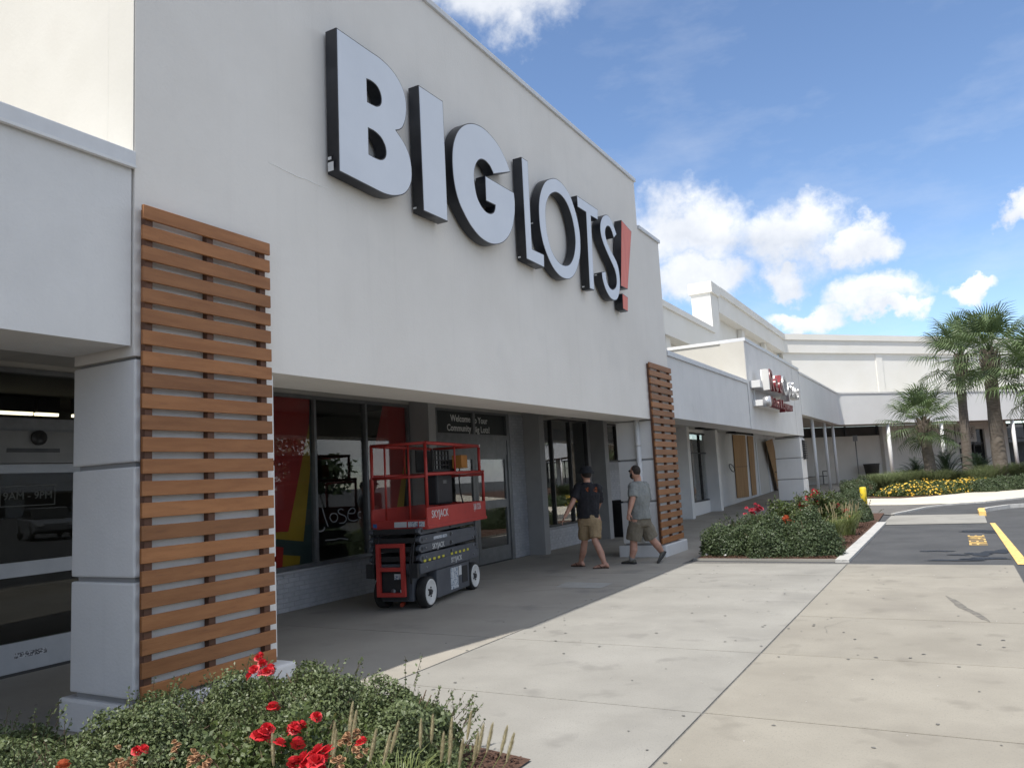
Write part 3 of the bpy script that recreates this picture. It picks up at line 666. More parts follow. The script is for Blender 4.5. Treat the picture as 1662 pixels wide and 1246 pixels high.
# repaired hairline crack in the stucco beside the letters
ck = MB(); P = [on_axis(x, y, 0, -4.999) for x, y in ((436, 265), (447, 268), (458, 275), (470, 281), (482, 287), (497, 292), (512, 299), (524, 304), (533, 304))]
ck.tube([p+Vector((0, RNG.uniform(-.006, .006), RNG.uniform(-.008, .008))) for p in P], [.002, .003, .004, .0045, .0045, .004, .004, .003, .002], 6); ck.build('filled_crack', mat('pale_filler', (.88, .87, .84), .9), store)
# hairline cracks wandering over the slabs
CRK = mat('hairline_crack', (.17, .163, .15), .95)
for k, (x, y, a, n) in enumerate(((-1.2, 8.1, 1.9, 14), (-.9, 11.2, .4, 16), (-3.2, 9.9, 1.2, 12))):
    r = random.Random(300+k); pts = [Vector((x, y, .0032))]
    for i in range(n): a += r.uniform(-.5, .5); pts.append(pts[-1]+Vector((math.cos(a), math.sin(a), 0))*r.uniform(.04, .09))
    b = MB(); rings = []
    for i, p in enumerate(pts): d = (pts[min(i+1, n)]-pts[max(i-1, 0)]).normalized(); q = Vector((-d.y, d.x, 0))*r.uniform(.0008, .0018); b.v += [tuple(p-q), tuple(p+q)]
    b.f = [(2*i, 2*i+1, 2*i+3, 2*i+2) for i in range(n)]; b.m = [0]*n; b.sm = [False]*n; struct(b.build('concrete_crack', CRK, None))
# ================================================================ OPTICIAN SECTION
opt = thing('optician_building', 'low white stucco shop row with boarded windows under a canopy', 'building', (0, 0, 0))
bx('canopy_fascia', STUCW, opt, -5.70, -5.02, 15.90, 23.36, 2.71, 4.02)
MB().box(-5.74, -4.98, 15.905, 23.36, 4.02, 4.13).build('coping', CAPM, opt, bevel=.006)
bx('raised_fascia', STUCW, opt, -5.70, -5.005, 23.38, 32.70, 2.70, 5.30)
MB().box(-5.74, -4.965, 23.37, 32.73, 5.30, 5.40).build('coping', CAPM, opt, bevel=.006)
bx('fascia_seam', ALUD, opt, -5.3, -5.03, 23.36, 23.38, 2.72, 4.0)
bx('panel_seam', JOINT, opt, -5.02, -5.003, 31.2, 31.212, 2.71, 5.3)
bx('return_face', SUNTONE, opt, -5.70, -5.012, 23.368, 23.38, 4.131, 5.298)
bx('return_wall', SUNTONE, opt, -9.5, -5.70, 23.40, 23.65, 3.9, 5.30)
bx('return_coping', TRIMW, opt, -9.5, -5.742, 23.365, 23.69, 5.302, 5.395)
bx('roof', SOFF, opt, -20, -5.70, 15.90, 23.4, 3.82, 3.92); bx('roof', SOFF, opt, -20, -5.70, 23.66, 46, 3.82, 3.92)
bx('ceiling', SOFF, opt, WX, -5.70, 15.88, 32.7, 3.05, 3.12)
OWX = WX
bx('shop_wall', STUCW, opt, OWX-.3, OWX, 20.9, 27.25, 0, 3.05)
# piers, window, boards
def opier(ya, yb): return bx('wall_pier', STUCW, opt, OWX-.1, OWX+.42, ya, yb, 0, 3.048)
ypA = on_axis(1125, 838, 0, OWX+.42).y; opier(ypA, ypA+.3)
ywa, ywb = ypA+.35, on_axis(1153, 760, 0, OWX).y
bx('knee_wall', STUCW, opt, OWX-.2, OWX+.03, 27.25, ywb+.3, 0, .46)
bx('header', STUCW, opt, OWX-.2, OWX-.002, 27.25, ywb+.3, 2.93, 3.05)
window(opt, 27.25, ywb+.3, .51, 2.88, (28.6,), X=OWX, frame=ALUD, hbars=(2.2,))
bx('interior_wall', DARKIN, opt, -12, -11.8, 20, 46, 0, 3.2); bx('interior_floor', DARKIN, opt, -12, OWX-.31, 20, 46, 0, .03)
ypB = on_axis(1171, 826, 0, OWX+.42).y; opier(ypB, ypB+.35)
ydl, ydr = on_axis(1231, 760, 0, OWX).y, on_axis(1247, 760, 0, OWX).y
bx('shop_wall', STUCW, opt, OWX-.3, OWX, ywb+.3, ydl-.25, 0, 3.05)
bx('shop_wall', STUCW, opt, OWX-.3, OWX, ydr+.35, 46, 0, 3.55)
bx('shop_wall', STUCW, opt, OWX-.3, OWX, ydl-.25, ydr+.35, 2.93, 3.55)
DOP = bx('shop_door', TRIMW, opt, OWX-.15, OWX+.03, ydl-.25, ydl, 0, 2.93); bx('door_post', TRIMW, DOP, OWX-.15, OWX+.03, ydr, ydr+.35, 0, 2.93)
bx('pane', GLASSD, DOP, OWX-.09, OWX-.08, ydl, ydr, .1, 2.93); bx('threshold', TRIMW, DOP, OWX-.12, OWX+.02, ydl, ydr, 0.0, .3)
PLY = mat('plywood', (.33, .19, .085), .8, (.42, .26, .125), scale=1.6, detail=8, stretch=(1, 3, .5), bump=.1, rnd=.12, spots=(((.24, .13, .06), 3, .62, .15, .6),))
def plyq(label, c4, lift=.03):
    P = [on_axis(x, y, 0, OWX+lift) for x, y in c4]
    o = MB().prism([tuple(p) for p in P], (.018, 0, 0)).build('plywood_board', PLY, None); return tag(o, label, 'plywood', 'plywood boards on the shop front')
plyq('wide plywood board with a joint across it screwed over the shop window', ((1188.5, 705), (1209, 706.5), (1215.5, 805.5), (1196.5, 808)))
plyq('narrow plywood strip screwed on the wall next to the dark doorway', ((1212.5, 707), (1221.5, 707.5), (1228, 802), (1221, 804)))
P = plyq('loose plywood sheet leaning at a slant beside the dark doorway', ((1242.5, 716), (1253, 712), (1272, 803), (1265, 803)), .22)
plyq('upright plywood sheet standing behind the leaning one', ((1260, 713), (1267, 713.5), (1276, 803), (1266, 803)), .06)
pz = on_axis(1204, 757, 0, OWX).z
bx('board_joint', WOODD, bpy.data.objects['plywood_board'], OWX+.047, OWX+.050, on_axis(1193, 757, 0, OWX).y, on_axis(1211.5, 757, 0, OWX).y, pz-.012, pz+.012)
ring = MB(); c = on_axis(1188, 759, 0, OWX+.1)
ring.tube([(c.x, c.y+.42*math.cos(t), c.z+.13*math.sin(t)-.09*math.cos(t)) for t in [2*math.pi*k/20 for k in range(21)]], .018, 6, cap=False)
tag(ring.build('wire_loop', ALUD, None), 'dark wire loop hanging on the white wall by the plywood', 'wire')
for (px, py) in ((1148, 694), (1195, 701)):
    c = on_axis(px, py, 2, 3.04); o = MB().prism([(c.x-.25, c.y-.7, 3.045), (c.x+.15, c.y-.7, 3.045), (c.x+.15, c.y+.9, 3.045), (c.x-.25, c.y+.9, 3.045)], (0, 0, -.05)).build('ceiling_opening', mat('dark_opening', (.012, .012, .012), .9), opt)
yo = 31.55
pillar(opt, -5.95, -5.0, yo, 32.68, False)
# small slatted vent on the pillar side
v = thing('vent_grille', 'small dark slatted vent fixed high on the pillar at the canopy end', 'vent', (-4.99, 32.2, 1.78))
MB().box(0, .03, -.22, .22, 0, .75).build('vent_back', ALUD, v)
for k in range(8): MB().box(.03, .10, -.22, .22, .03+k*.09, .075+k*.09).build('vent_slat', ALUD, v)

# channel letters on raceways
os_ = thing('raceway_letter_sign', 'red and silver script shop letters on two white metal boxes', 'sign', (-5.0, 26, 4.0))
RAC = mat('white_raceway', (.68, .68, .67), .5); RLET = mat('dark_red_letter', (.16, .012, .018), .3, (.24, .02, .028), scale=9, spec=.7); SLET = mat('silver_letter', (.50, .50, .51), .3, (.66, .66, .67), scale=6, metal=.6)
def rb(x0, x1, y0, y1, z0, z1, m=RAC, name='raceway'): return MB().box(x0, x1, y0-26, y1-26, z0-4, z1-4).build(name, m, os_, bevel=.01)
os_.location = (-5, 24.05, 3.80); os_.scale = (1, .86, .92)
rb(.005, .30, 25.55, 31.4, 4.13, 4.36); rb(.005, .30, 25.75, 30.2, 3.55, 3.74)
rb(.02, .05, 25.95, 26.0, 3.742, 4.128, RAC, 'support_strut')
def rtext(s, size, y, z, m, sx=1., d=.09, x=.40, al='LEFT', off=.012): return text('letter', s, size, m, os_, (x, y-26, z-4), (0, 1, 0), (0, 0, 1), depth=d, offset=off, align=al, sx=sx)
RETW = mat('white_letter_return', (.66, .65, .62), .4)
y = 26.0
for ch, w_, m in (('R', 1.0, RLET), ('e', .72, RLET), ('d', .80, RLET), ('O', 1.0, SLET), ('p', .70, SLET), ('t', .50, SLET), ('i', .40, SLET), ('c', .62, SLET), ('s', .60, SLET)):
    big = ch in 'RO'; o = rtext(ch, .95 if big else .86, y+w_/2, 4.37, m, 1.3, al='CENTER', off=.02); y += w_*(1.0 if big else 1.02)
    rtext(ch, .95 if big else .86, y-w_/2*(1.0 if big else 1.02), 4.37, RETW, 1.3, d=.085, x=.31, al='CENTER', off=.026)
y = 26.05
for ch in 'Vision & Eyewear':
    w_ = .14 if ch == ' ' else (.15 if ch in 'i' else .32)
    if ch != ' ': rtext(ch, .42, y+w_/2, 3.68, RLET, 1.1, al='CENTER', off=.012)
    y += w_*.98
MB().box(.30, .50, 25.90-26, 26.02-26, .05, .72).build('letter_return', RETW, os_); MB().lathe([(.0, -.1), (.17, -.1), (.17, .1), (0, .1)], (.40, 25.85-26, -.33), 'x', 18).build('logo_drum', SLET, os_)

# ================================================================ CANOPY ROUND THE BEND AND THE FAR WING
O = Vector((-5.0, 44.8)); U = Vector((.648, .762)).normalized(); NV = Vector((U.y, -U.x))
def W(s, n, z): p = O+U*s+NV*n; return Vector((p.x, p.y, z))
def wpx(px, py, n):                                       # pixel -> (s, z) on the wing plane n
    d = ray(px, py); n3 = Vector((NV.x, NV.y, 0)); p0 = Vector((O.x, O.y, 0))+n3*n; t = (p0-CAMP).dot(n3)/d.dot(n3); P = CAMP+d*t
    return (Vector((P.x, P.y))-O).dot(U), P.z
def bend_path(off, y0, s1, r=.9):                         # off > 0 lies behind the fascia line
    ang = math.atan2(U.x, U.y); h = math.tan(ang/2)
    bx_, by_ = -5.0-off, 44.8+off*h                       # corner for this offset
    pts = [(bx_, y0)]; k = r*h
    for i in range(9):
        t = i/8; a = Vector((bx_, by_-k)); m = Vector((bx_, by_)); c = Vector((bx_, by_))+U*k
        q = a*(1-t)**2+m*2*t*(1-t)+c*t*t; pts.append((q.x, q.y))
    e = Vector((bx_, by_))+U*s1; pts.append((e.x, e.y)); return pts
def strip(name, off, thick, z0, z1, m, parent, y0=32.75, s1=70, r=.9):
    pth = bend_path(off, y0, s1, r); pth2 = bend_path(off+thick, y0, s1, r)
    rings = [[(a[0], a[1], z0), (b_[0], b_[1], z0), (b_[0], b_[1], z1), (a[0], a[1], z1)] for a, b_ in zip(pth, pth2)]
    return MB().loft(rings, smooth=False).build(name, m, parent)
wing = thing('wing_building', 'long white wing with deep canopy on thin columns behind the palms', 'building', (0, 0, 0))
strip('canopy_fascia', 0, .32, 3.56, 5.20, mat('wing_white_paint', (.70, .70, .69), .85, (.75, .75, .74), scale=.6, bump=.05, bscale=20), wing)
strip('coping', -.03, .40, 5.20, 5.285, TRIMW, wing)
strip('canopy_roof', .32, 2.8, 4.9, 5.0, SOFF, wing)
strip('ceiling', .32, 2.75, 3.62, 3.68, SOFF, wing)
TAUPE = mat('taupe_wall_paint', (.56, .54, .495), .85, (.62, .60, .555), scale=.8, bump=.06, bscale=20)
strip('back_wall', 3.06, .3, 0, 3.06, TAUPE, wing, 32.75, 8.2)
DKG = glass('dark_wing_glass', (.25, .26, .27), .9, .05)
strip('clerestory_backing', 3.20, .1, 3.06, 3.62, DARKIN, wing, 32.75, 8.2)
for y in np.arange(33, 44.5, 2.4): bx('clerestory_post', ALUD, wing, -8.14, -8.05, y, y+.08, 3.061, 3.62)
for s in np.arange(.8, 8, 2.4):
    a = W(s, -3.05, 3.34); MB().obox(a, (U.x*.04, U.y*.04, 0), (NV.x*.05, NV.y*.05, 0), (0, 0, .28)).build('clerestory_post', ALUD, wing)
# thin round columns
def wbox(name, m, s0, s1, n0, n1, z0, z1, parent=wing):
    c = W((s0+s1)/2, (n0+n1)/2, (z0+z1)/2); return MB().obox(c, (U.x*(s1-s0)/2, U.y*(s1-s0)/2, 0), (NV.x*(n1-n0)/2, NV.y*(n1-n0)/2, 0), (0, 0, (z1-z0)/2)).build(name, m, parent)
for y in (36.98, 40.79, 43.9): MB().tube([(-5.27, y, zg(y)-.02), (-5.27, y, 3.56)], .075, 14).build('column', TRIMW, wing)
sA = wpx(1446, 740, -.15)[0]; sB = wpx(1533, 740, -.15)[0]; sC = wpx(1650, 740, -.15)[0]
for s in (sA, sB, sC, sC+6, sC+12, sC+18, sC+24): MB().tube([W(s, -.15, .35), W(s, -.15, 3.56)], .10, 16).build('column', TRIMW, wing)
sp = wpx(1432, 720, -3.06)[0]; wbox('wall_pilaster', TAUPE, sp-.15, sp+.2, -3.06, -2.80, .3, 3.6)
# entrance with poster, quoins and shop windows further along
se0 = wpx(1557, 720, -3.06)[0]; se1 = wpx(1600, 720, -3.06)[0]; sw0 = wpx(1622, 720, -3.06)[0]; sw1 = wpx(1637, 720, -3.06)[0]
wbox('back_wall', TAUPE, 6.6, se0, -3.36, -3.075, 0, 3.615)
de = wbox('entrance_glass', DKG, se0+.45, se1, -3.25, -3.23, .3, 3.2); wbox('backing', DARKIN, se0, se1, -3.9, -3.8, .3, 3.6, wing)
for s in (se0+.45, se0+1.35, se1-.06): wbox('door_post', ALUD, s, s+.07, -3.26, -3.18, .3, 3.2, de)
wbox('door_bar', ALUD, se0+.45, se1, -3.26, -3.18, 2.28, 2.36, de); wbox('header', TAUPE, se0, se1, -3.36, -3.06, 3.2, 3.62)
po = wbox('poster_panel', mat('poster_paper', (.44, .43, .40), .8, (.50, .49, .46), scale=4), se0-.25, se0+1.45, -3.04, -3.0, 2.42, 3.42)
for s_, zz in (('H    RE', 3.14), ('T    ER', 2.76)): text('poster_text', s_, .46, mat('poster_lettering', (.16, .155, .145), .8), po, W(se0+.6, -2.995, zz), (U.x, U.y, 0), (0, 0, 1), depth=.001, offset=.004)
for k in range(7): wbox('quoin_stone', DARKIN if k % 2 else SOFF, se0-.02, se0+(.42 if k % 2 else .28), -3.06, -2.99, .42+k*.27, .66+k*.27)
wbox('back_wall', TAUPE, se1, sw1, -3.36, -3.06, 0, 3.62)
s = sw1
while s < 64:
    e = s+5.2; w_ = wbox('shop_window', ALUD, s, e, -3.2, -3.1, .3, .95); wbox('pane', DKG, s+.08, e-.08, -3.16, -3.15, .95, 3.5, w_)
    for q in (s, s+1.7, s+3.4, e-.08): wbox('mullion', ALUD, q, q+.08, -3.2, -3.1, .95, 3.5, w_)
    wbox('mullion', ALUD, s, e, -3.19, -3.105, 2.5, 2.56, w_)
    wbox('back_wall', TAUPE, e, e+1.6, -3.36, -3.0, 0, 3.62); s = e+1.6
wbox('interior_wall', DARKIN, sw1, 66, -6.2, -6.0, 0, 3.6)

# upper hall behind the canopies
hall = thing('upper_hall_building', 'tall cream hall with stepped cornice rising behind the canopies', 'building', (0, 0, 0))
bx('wall', FARW, hall, -12, -8.15, 15.9, 30.6, 3.9, 6.1); bx('cornice', FARW, hall, -12, -7.6, 15.9, 30.30, 5.98, 6.85); bx('cornice_lip', FARW, hall, -12, -7.52, 15.9, 30.34, 6.85, 7.05)
for y in (19.5, 24.6, 27.3, 29.7): bx('pilaster', FARW, hall, -8.15, -7.75, y, y+.5, 3.9, 5.98)
xb = on_axis(1128, 467, 1, 31.05).x
for k in range(14): bx('wall_course', mat('far_joint_paint', (.60, .585, .54), .9), hall, -8.156, -8.146, 16, 30.6, 4.1+k*.14, 4.108+k*.14)
bx('tower_wall', FARW, hall, xb, -7.62, 30.36, 31.5, 3.9, 8.50); bx('tower_lip', FARW, hall, xb-.08, -7.53, 30.28, 31.58, 8.50, 8.94)
def hstrip(name, off, thick, z0, z1, m, y0): return strip(name, off, thick, z0, z1, m, hall, y0, 70, .25)
bx('wall', FARW, hall, -8.35, -8.02, 31.5, 46.0, 3.9, 8.0); wbox('wall', FARW, -1.0, 70, -3.1, -2.72, 3.9, 8.0, hall); hstrip('cornice', 2.60, .8, 7.88, 8.62, FARW, 31.5); hstrip('cornice_lip', 2.52, .9, 8.62, 8.95, FARW, 31.58)
for y in (36.2, 41.2): bx('pilaster', FARW, hall, -8.0, -7.78, y, y+.5, 3.9, 7.88)
for px in (1428,):
    s, z = wpx(px, 600, -2.7)
    while s < 66: wbox('pilaster', FARW, s-.25, s+.25, -2.73, -2.67, 4, 7.88, hall); s += 9.2

# far side of the car park: low shops and a tree belt added to block the horizon, only mirrored in the glass
far = thing('car_park_shops', 'long low white shop row across the car park mirrored in windows', 'building', (70, 20, 0))
bx('wall', FARW, far, 0, 8, -60, 60, 0, 4.2); bx('fascia', TRIMW, far, -2, 0, -60, 60, 3.0, 5.0)
for k in range(16): bx('shop_window', ALUD, far, -.06, -.01, -56+k*7, -51+k*7, .5, 2.8)
# ================================================================ SCISSOR LIFT
la = math.atan2(.33, 1.75); LP0 = Vector((-6.12, 8.52, 0)); LN = Vector((math.cos(la), math.sin(la), 0)); LU = Vector((-math.sin(la), math.cos(la), 0))
def lside(px, py, w=0.):
    d = ray(px, py); t = (LP0+LN*w-CAMP).dot(LN)/d.dot(LN); P = CAMP+d*t; return (P-LP0).dot(LU), P.z
lift = thing('scissor_lift', 'red and grey scissor lift parked under the canopy by the entrance', 'scissor lift', LP0, la)
LRED = mat('lift_red_paint', (.36, .028, .022), .45, (.44, .042, .032), scale=3, spots=(((.16, .02, .02), 7, .62, .1, .5),))
LGR = mat('lift_dark_grey_paint', (.062, .068, .080), .5, (.085, .091, .104), scale=4, spots=(((.10, .10, .10), 9, .66, .06, .6),))
LBK = mat('lift_black_steel', (.012, .012, .013), .6, (.022, .022, .022), scale=6)
RUB = mat('tyre_rubber', (.014, .014, .014), .85, (.028, .028, .027), scale=12)
RIMW = mat('white_rim_paint', (.55, .55, .53), .5, (.64, .64, .62), scale=7, spots=(((.30, .29, .27), 12, .64, .06, .5),))
DECW = mat('white_decal', (.55, .56, .56), .6); DECP = mat('printed_decal', (.50, .52, .54), .6, (.12, .17, .24), scale=38, ramp=(.52, .56)); YDEC = mat('yellow_decal', (.55, .50, .05), .6)
def lb(name, m, w0, w1, s0, s1, z0, z1, parent=lift, bevel=0): return MB().box(w0, w1, s0, s1, z0, z1).build(name, m, parent, bevel)
ch = lb('chassis', LGR, -.60, -.15, -.10, 1.92, .11, .46, bevel=.012)
for w0, w1 in ((-.135, -.005), (-.745, -.615)):
    tr_ = lb('side_tray', LGR, w0, w1, .34, 1.50, .085, .455, bevel=.012)
    lb('tray_seam', LBK, w0-.003, w1+.003, .345, 1.495, .447, .452, tr_)
lb('battery_slot', LBK, -.02, .002, 1.22, 1.42, .17, .40, ch)
lb('decal', DECP, -.02, .003, .80, 1.06, .13, .42, ch); lb('decal', DECW, -.02, .003, 1.09, 1.19, .29, .42, ch)
def wheel(w0, w1, s, face):
    t = MB().lathe([(.0, w0+.03), (.150, w0+.03), (.160, w0), (.185, w0), (.2, w0+.015), (.2, w1-.015), (.185, w1), (.160, w1), (.150, w1-.03), (0, w1-.03)], (0, s, .2), 'x', 32).build('wheel', RUB, lift)
    xf = w1 if face > 0 else w0
    MB().lathe([(.0, xf-.012*face), (.085, xf-.012*face), (.135, xf-.004*face), (.150, xf+.008*face), (.164, xf+.008*face), (.168, xf-.002*face), (.13, xf-.028*face), (0, xf-.028*face)], (0, s, .2), 'x', 32).build('rim', RIMW, t)
    h = MB().lathe([(0, xf-.035*face), (.042, xf-.035*face), (.036, xf+.012*face), (0, xf+.012*face)], (0, s, .2), 'x', 14)
    for k in range(5): a = k*2*math.pi/5; h.lathe([(0, xf-.03*face), (.012, xf-.03*face), (.012, xf+.0*face), (0, xf+.0*face)], (0, s+.058*math.cos(a), .2+.058*math.sin(a)), 'x', 8)
    h.build('hub', LBK, t)
for s in (.13, 1.74): wheel(-.135, -.005, s, 1); wheel(-.745, -.615, s, -1)
lb('base_frame', LGR, -.74, -.002, -.16, 1.92, .46, .595, bevel=.012)
# scissor arms: stowed beams with bevelled ends, on both sides
zb = [.605, .725, .84, .955]
for i in range(4):
    for w0, w1 in ((-.062, -.006-.004*(i % 2)), (-.734, -.678)):
        z0 = zb[i]; z1 = z0+.105; e = .07; sl = .018*(1 if i % 2 else -1)
        pts = [(w0, -.17+e, z0), (w0, 1.86-e, z0+sl), (w0, 1.90, z0+.035+sl), (w0, 1.90, z1-.035+sl), (w0, 1.86-e, z1+sl), (w0, -.17+e, z1), (w0, -.17, z1-.035), (w0, -.17, z0+.035)]
        if z1+abs(sl) > 1.05: pts = [(p[0], p[1], min(p[2], 1.045)) for p in pts]
        MB().prism(pts, (w1-w0, 0, 0)).build('scissor_arm', LGR, lift, bevel=.006)
    for s in (-.08, .86, 1.80): MB().tube([(-.735, s, zb[i]+.05), (-.003, s, zb[i]+.05)], .022 if s != .86 else .03, 10).build('pivot_pin', LBK, lift)
    for s in (-.12,): lb('cross_tube', LBK, -.67, -.07, s-.04, s+.04, zb[i]+.02, zb[i]+.085)
lb('lift_cylinder', LBK, -.45, -.30, .1, 1.7, .62, .80)
for k in range(11):
    if k != 5: lb('hazard_mark', YDEC, -.005, .002, -.06+k*.15, .005+k*.15, .602, .632)
lb('decal', DECP, -.006, .001, .28, .72, .865, .905); 
def ltext(s, size, sp, z, m, w=.002, off=.001, sx=1., sh=0.): return text('lettering', s, size, m, lift, (w, sp, z), (0, 1, 0), (0, 0, 1), depth=.001, offset=off, sx=sx, shear=sh)
ltext('SKYJACK', .10, .42, .775, DECW, w=.0005); ltext('SKYJACK', .10, 1.03, .528, DECW, w=.001)
# platform
lb('platform_deck', LBK, -.76, .06, -.02, 2.14, 1.052, 1.09)
lb('platform_side', LRED, .035, .062, -.03, 2.15, 1.06, 1.30, bevel=.006); lb('platform_side', LRED, -.765, -.738, -.03, 2.15, 1.06, 1.30, bevel=.006)
lb('platform_lip', LRED, .02, .075, -.035, 2.155, 1.02, 1.065, bevel=.006)
lb('platform_end', LRED, -.737, .034, -.035, -.005, 1.02, 1.15, bevel=.006); lb('platform_end', LRED, -.737, .034, 2.125, 2.152, 1.02, 1.30, bevel=.006)
ltext('SKYJACK', .14, .38, 1.20, DECW, w=.0635, off=.001); ltext('SJIII 3226', .13, 1.78, 1.225, DECW, w=.0635, off=.0, sx=.62)
for w0, w1 in ((-.42, -.24), (-.22, -.08), (-.06, .02)): lb('decal', DECP if w0 != -.42 else DECW, w0, w1, -.039, -.035, 1.055, 1.125)
lb('decal', mat('blue_decal', (.03, .12, .32), .6), -.735, -.68, -.039, -.035, 1.06, 1.11)
for w in (.05, -.75):
    g = lambda pts, r=.023: MB().tube([(w, a, b_) for a, b_ in pts], r, 8).build('guard_rail', LRED, lift)
    g([(.0, 1.30), (.0, 2.15)]); g([(0, 2.15), (2.0, 2.15)]); g([(1.98, 1.74), (1.98, 2.15)]); g([(.0, 1.735), (2.13, 1.755)]); g([(2.11, 1.30), (2.11, 1.75)]); g([(1.0, 1.74), (1.0, 2.15)], .014)
    lb('post_cap', DECW, w-.022, w+.022, 1.96, 2.0, 2.13, 2.175)
for z, r in ((2.15, .02), (1.71, .02)):
    MB().tube([(-.75, .0, z), (.05, .0, z)], r, 8).build('guard_rail', LRED, lift); MB().tube([(-.75, 2.0 if z > 2 else 2.11, z), (.05, 2.0 if z > 2 else 2.11, z)], r, 8).build('guard_rail', LRED, lift)
for w in (-.55, -.2): MB().tube([(w, .0, 1.15), (w, .0, 2.15)], .014, 8).build('gate_bar', LRED, lift)
# entry ladder and end panel
ld = lb('ladder', LRED, -.60, -.55, -.24, -.19, .19, .86)
lb('ladder_upright', LRED, -.25, -.20, -.24, -.19, .19, .86, ld)
for z in (.19, .51, .81): lb('ladder_rung', LRED, -.55, -.25, -.24, -.19, z, z+.05, ld)
lb('end_panel', LBK, -.58, -.20, -.16, -.12, .14, .52); lb('decal', DECP, -.38, -.25, -.165, -.161, .40, .47); lb('decal', DECW, -.30, -.22, -.165, -.161, .22, .27)
MB().lathe([(0, -.17), (.035, -.17), (.035, -.16), (0, -.16)], (-.40, 0, .25), 'y', 14).build('key_switch', ALU, lift)
for w in (-.70, -.08): lb('bump_stop', LBK, w-.06, w+.06, -.22, -.16, .42, .60)
# things riding on the platform
def on_lift(w, s, z): return LP0+LN*w+LU*s+Vector((0, 0, z))
cr = thing('plastic_crate', 'black lattice crate hung inside the lift guard rail', 'crate', on_lift(-.30, .95, 1.80), la)
for k in range(6): MB().box(0, .02, .0+k*.12, .02+k*.12, 0, .30).build('crate_bar', LBK, cr)
for k in range(5): MB().box(.001, .019, 0, .62, k*.07, .015+k*.07).build('crate_bar', LBK, cr)
MB().box(-.25, -.23, 0, .62, 0, .30).build('crate_side', LBK, cr); MB().box(-.25, .02, 0, .62, -.02, 0).build('crate_floor', LBK, cr)
bxo = MB().box(0, .16, 0, .24, 0, .20).build('cardboard_box', mat('orange_cardboard', (.42, .17, .035), .7, (.5, .22, .05), scale=6), None, bevel=.01); bxo.location = on_lift(-.28, 1.68, 1.82); bxo.rotation_euler = (0, 0, la); tag(bxo, 'small orange box beside the crate on the lift', 'box')
bk = MB().box(0, .22, 0, .55, 0, .42).build('tool_case', mat('black_plastic_case', (.012, .012, .015), .45, (.02, .02, .024), scale=3), None, bevel=.03); bk.location = on_lift(-.42, .92, 1.30); bk.rotation_euler = (0, 0, la); tag(bk, 'black plastic tool case standing on the lift platform', 'case')
MB().box(.21, .225, .20, .32, .30, .35).build('case_latch', ALU, bk); MB().tube([(.11, .15, .41), (.11, .15, .47), (.11, .40, .47), (.11, .40, .41)], .014, 8).build('case_handle', LBK, bk)
for k, (w_, pts) in enumerate(((-.62, ((-.15, .50), (-.22, .62), (-.18, .85), (-.12, 1.0))), (-.66, ((-.15, .40), (-.24, .55), (-.2, .75), (-.13, .95))), (-.14, ((-.16, .35), (-.23, .5), (-.2, .7), (-.14, .9))), (-.10, ((-.16, .48), (-.22, .6), (-.19, .8), (-.12, .98))))): MB().tube([(w_+.01*i, a, z) for i, (a, z) in enumerate(pts)], .011, 6).build('hydraulic_hose', LBK, lift)
for s_ in (.02, .9, 1.7):
    for z_ in (.53, .66, .78, .90): MB().lathe([(0, .0), (.016, .0), (.014, .012), (0, .012)], (-.006, s_, z_), 'x', 8).build('pivot_bolt', ALU, lift)
cab = MB().tube([on_lift(-.2, 1.78, 1.83), on_lift(-.2, 1.74, 1.65), on_lift(-.21, 1.80, 1.45), on_lift(-.2, 1.88, 1.25), on_lift(-.22, 1.95, 1.10)], .010, 6).build('power_cord', LBK, None); tag(cab, 'black cord dangling from the orange box on the lift', 'cord')
p = gp(655, 983); oc = MB().tube([(0, 0, .035), (.05, -.10, .03)], [.035, .028], 10).build('wheel_chock', mat('orange_plastic', (.55, .06, .02), .5), None, loc=p); tag(oc, 'small orange plastic chock on the walkway under the lift', 'chock')
MB().tube([(-.03, .05, .03), (.0, 0, .04)], .02, 8).build('chock_grip', LBK, oc)

# ================================================================ LITTER BIN, BOLLARD
pb = gp(1001, 868); BINM = mat('black_bin_plastic', (.010, .010, .011), .45, (.018, .018, .019), scale=4)
bn = thing('litter_bin', 'tall black square litter bin against the brick wall', 'bin', (-7.62, 18.98+.35, 0))
MB().loft([[(-a, -a, z), (a, -a, z), (a, a, z), (-a, a, z)] for a, z in ((.22, 0), (.255, .82), (.255, .86))], smooth=False).build('bin_body', BINM, bn)
MB().box(-.275, .275, -.275, .275, .862, .93).build('bin_rim', BINM, bn, bevel=.015); MB().box(-.17, .17, -.17, .17, .931, .934).build('bin_opening', LBK, bn)
pb = gp(1403.5, 823); bo = thing('bollard', 'yellow painted steel bollard at the corner of the planting bed', 'bollard', pb)
BOL = mat('yellow_bollard_paint', (.70, .52, .02), .5, (.76, .58, .04), scale=5, spots=(((.5, .36, .03), 6, .62, .1, .6),))
hb = on_axis(1401, 790, 1, pb.y).z-pb.z
MB().lathe([(.105, 0), (.105, hb-.03), (.09, hb-.008), (.0, hb)], (0, 0, 0), 'z', 20).build('bollard_post', BOL, bo); MB().lathe([(.13, 0), (.13, .03), (.106, .031)], (0, 0, 0), 'z', 20).build('bollard_collar', BOL, bo)

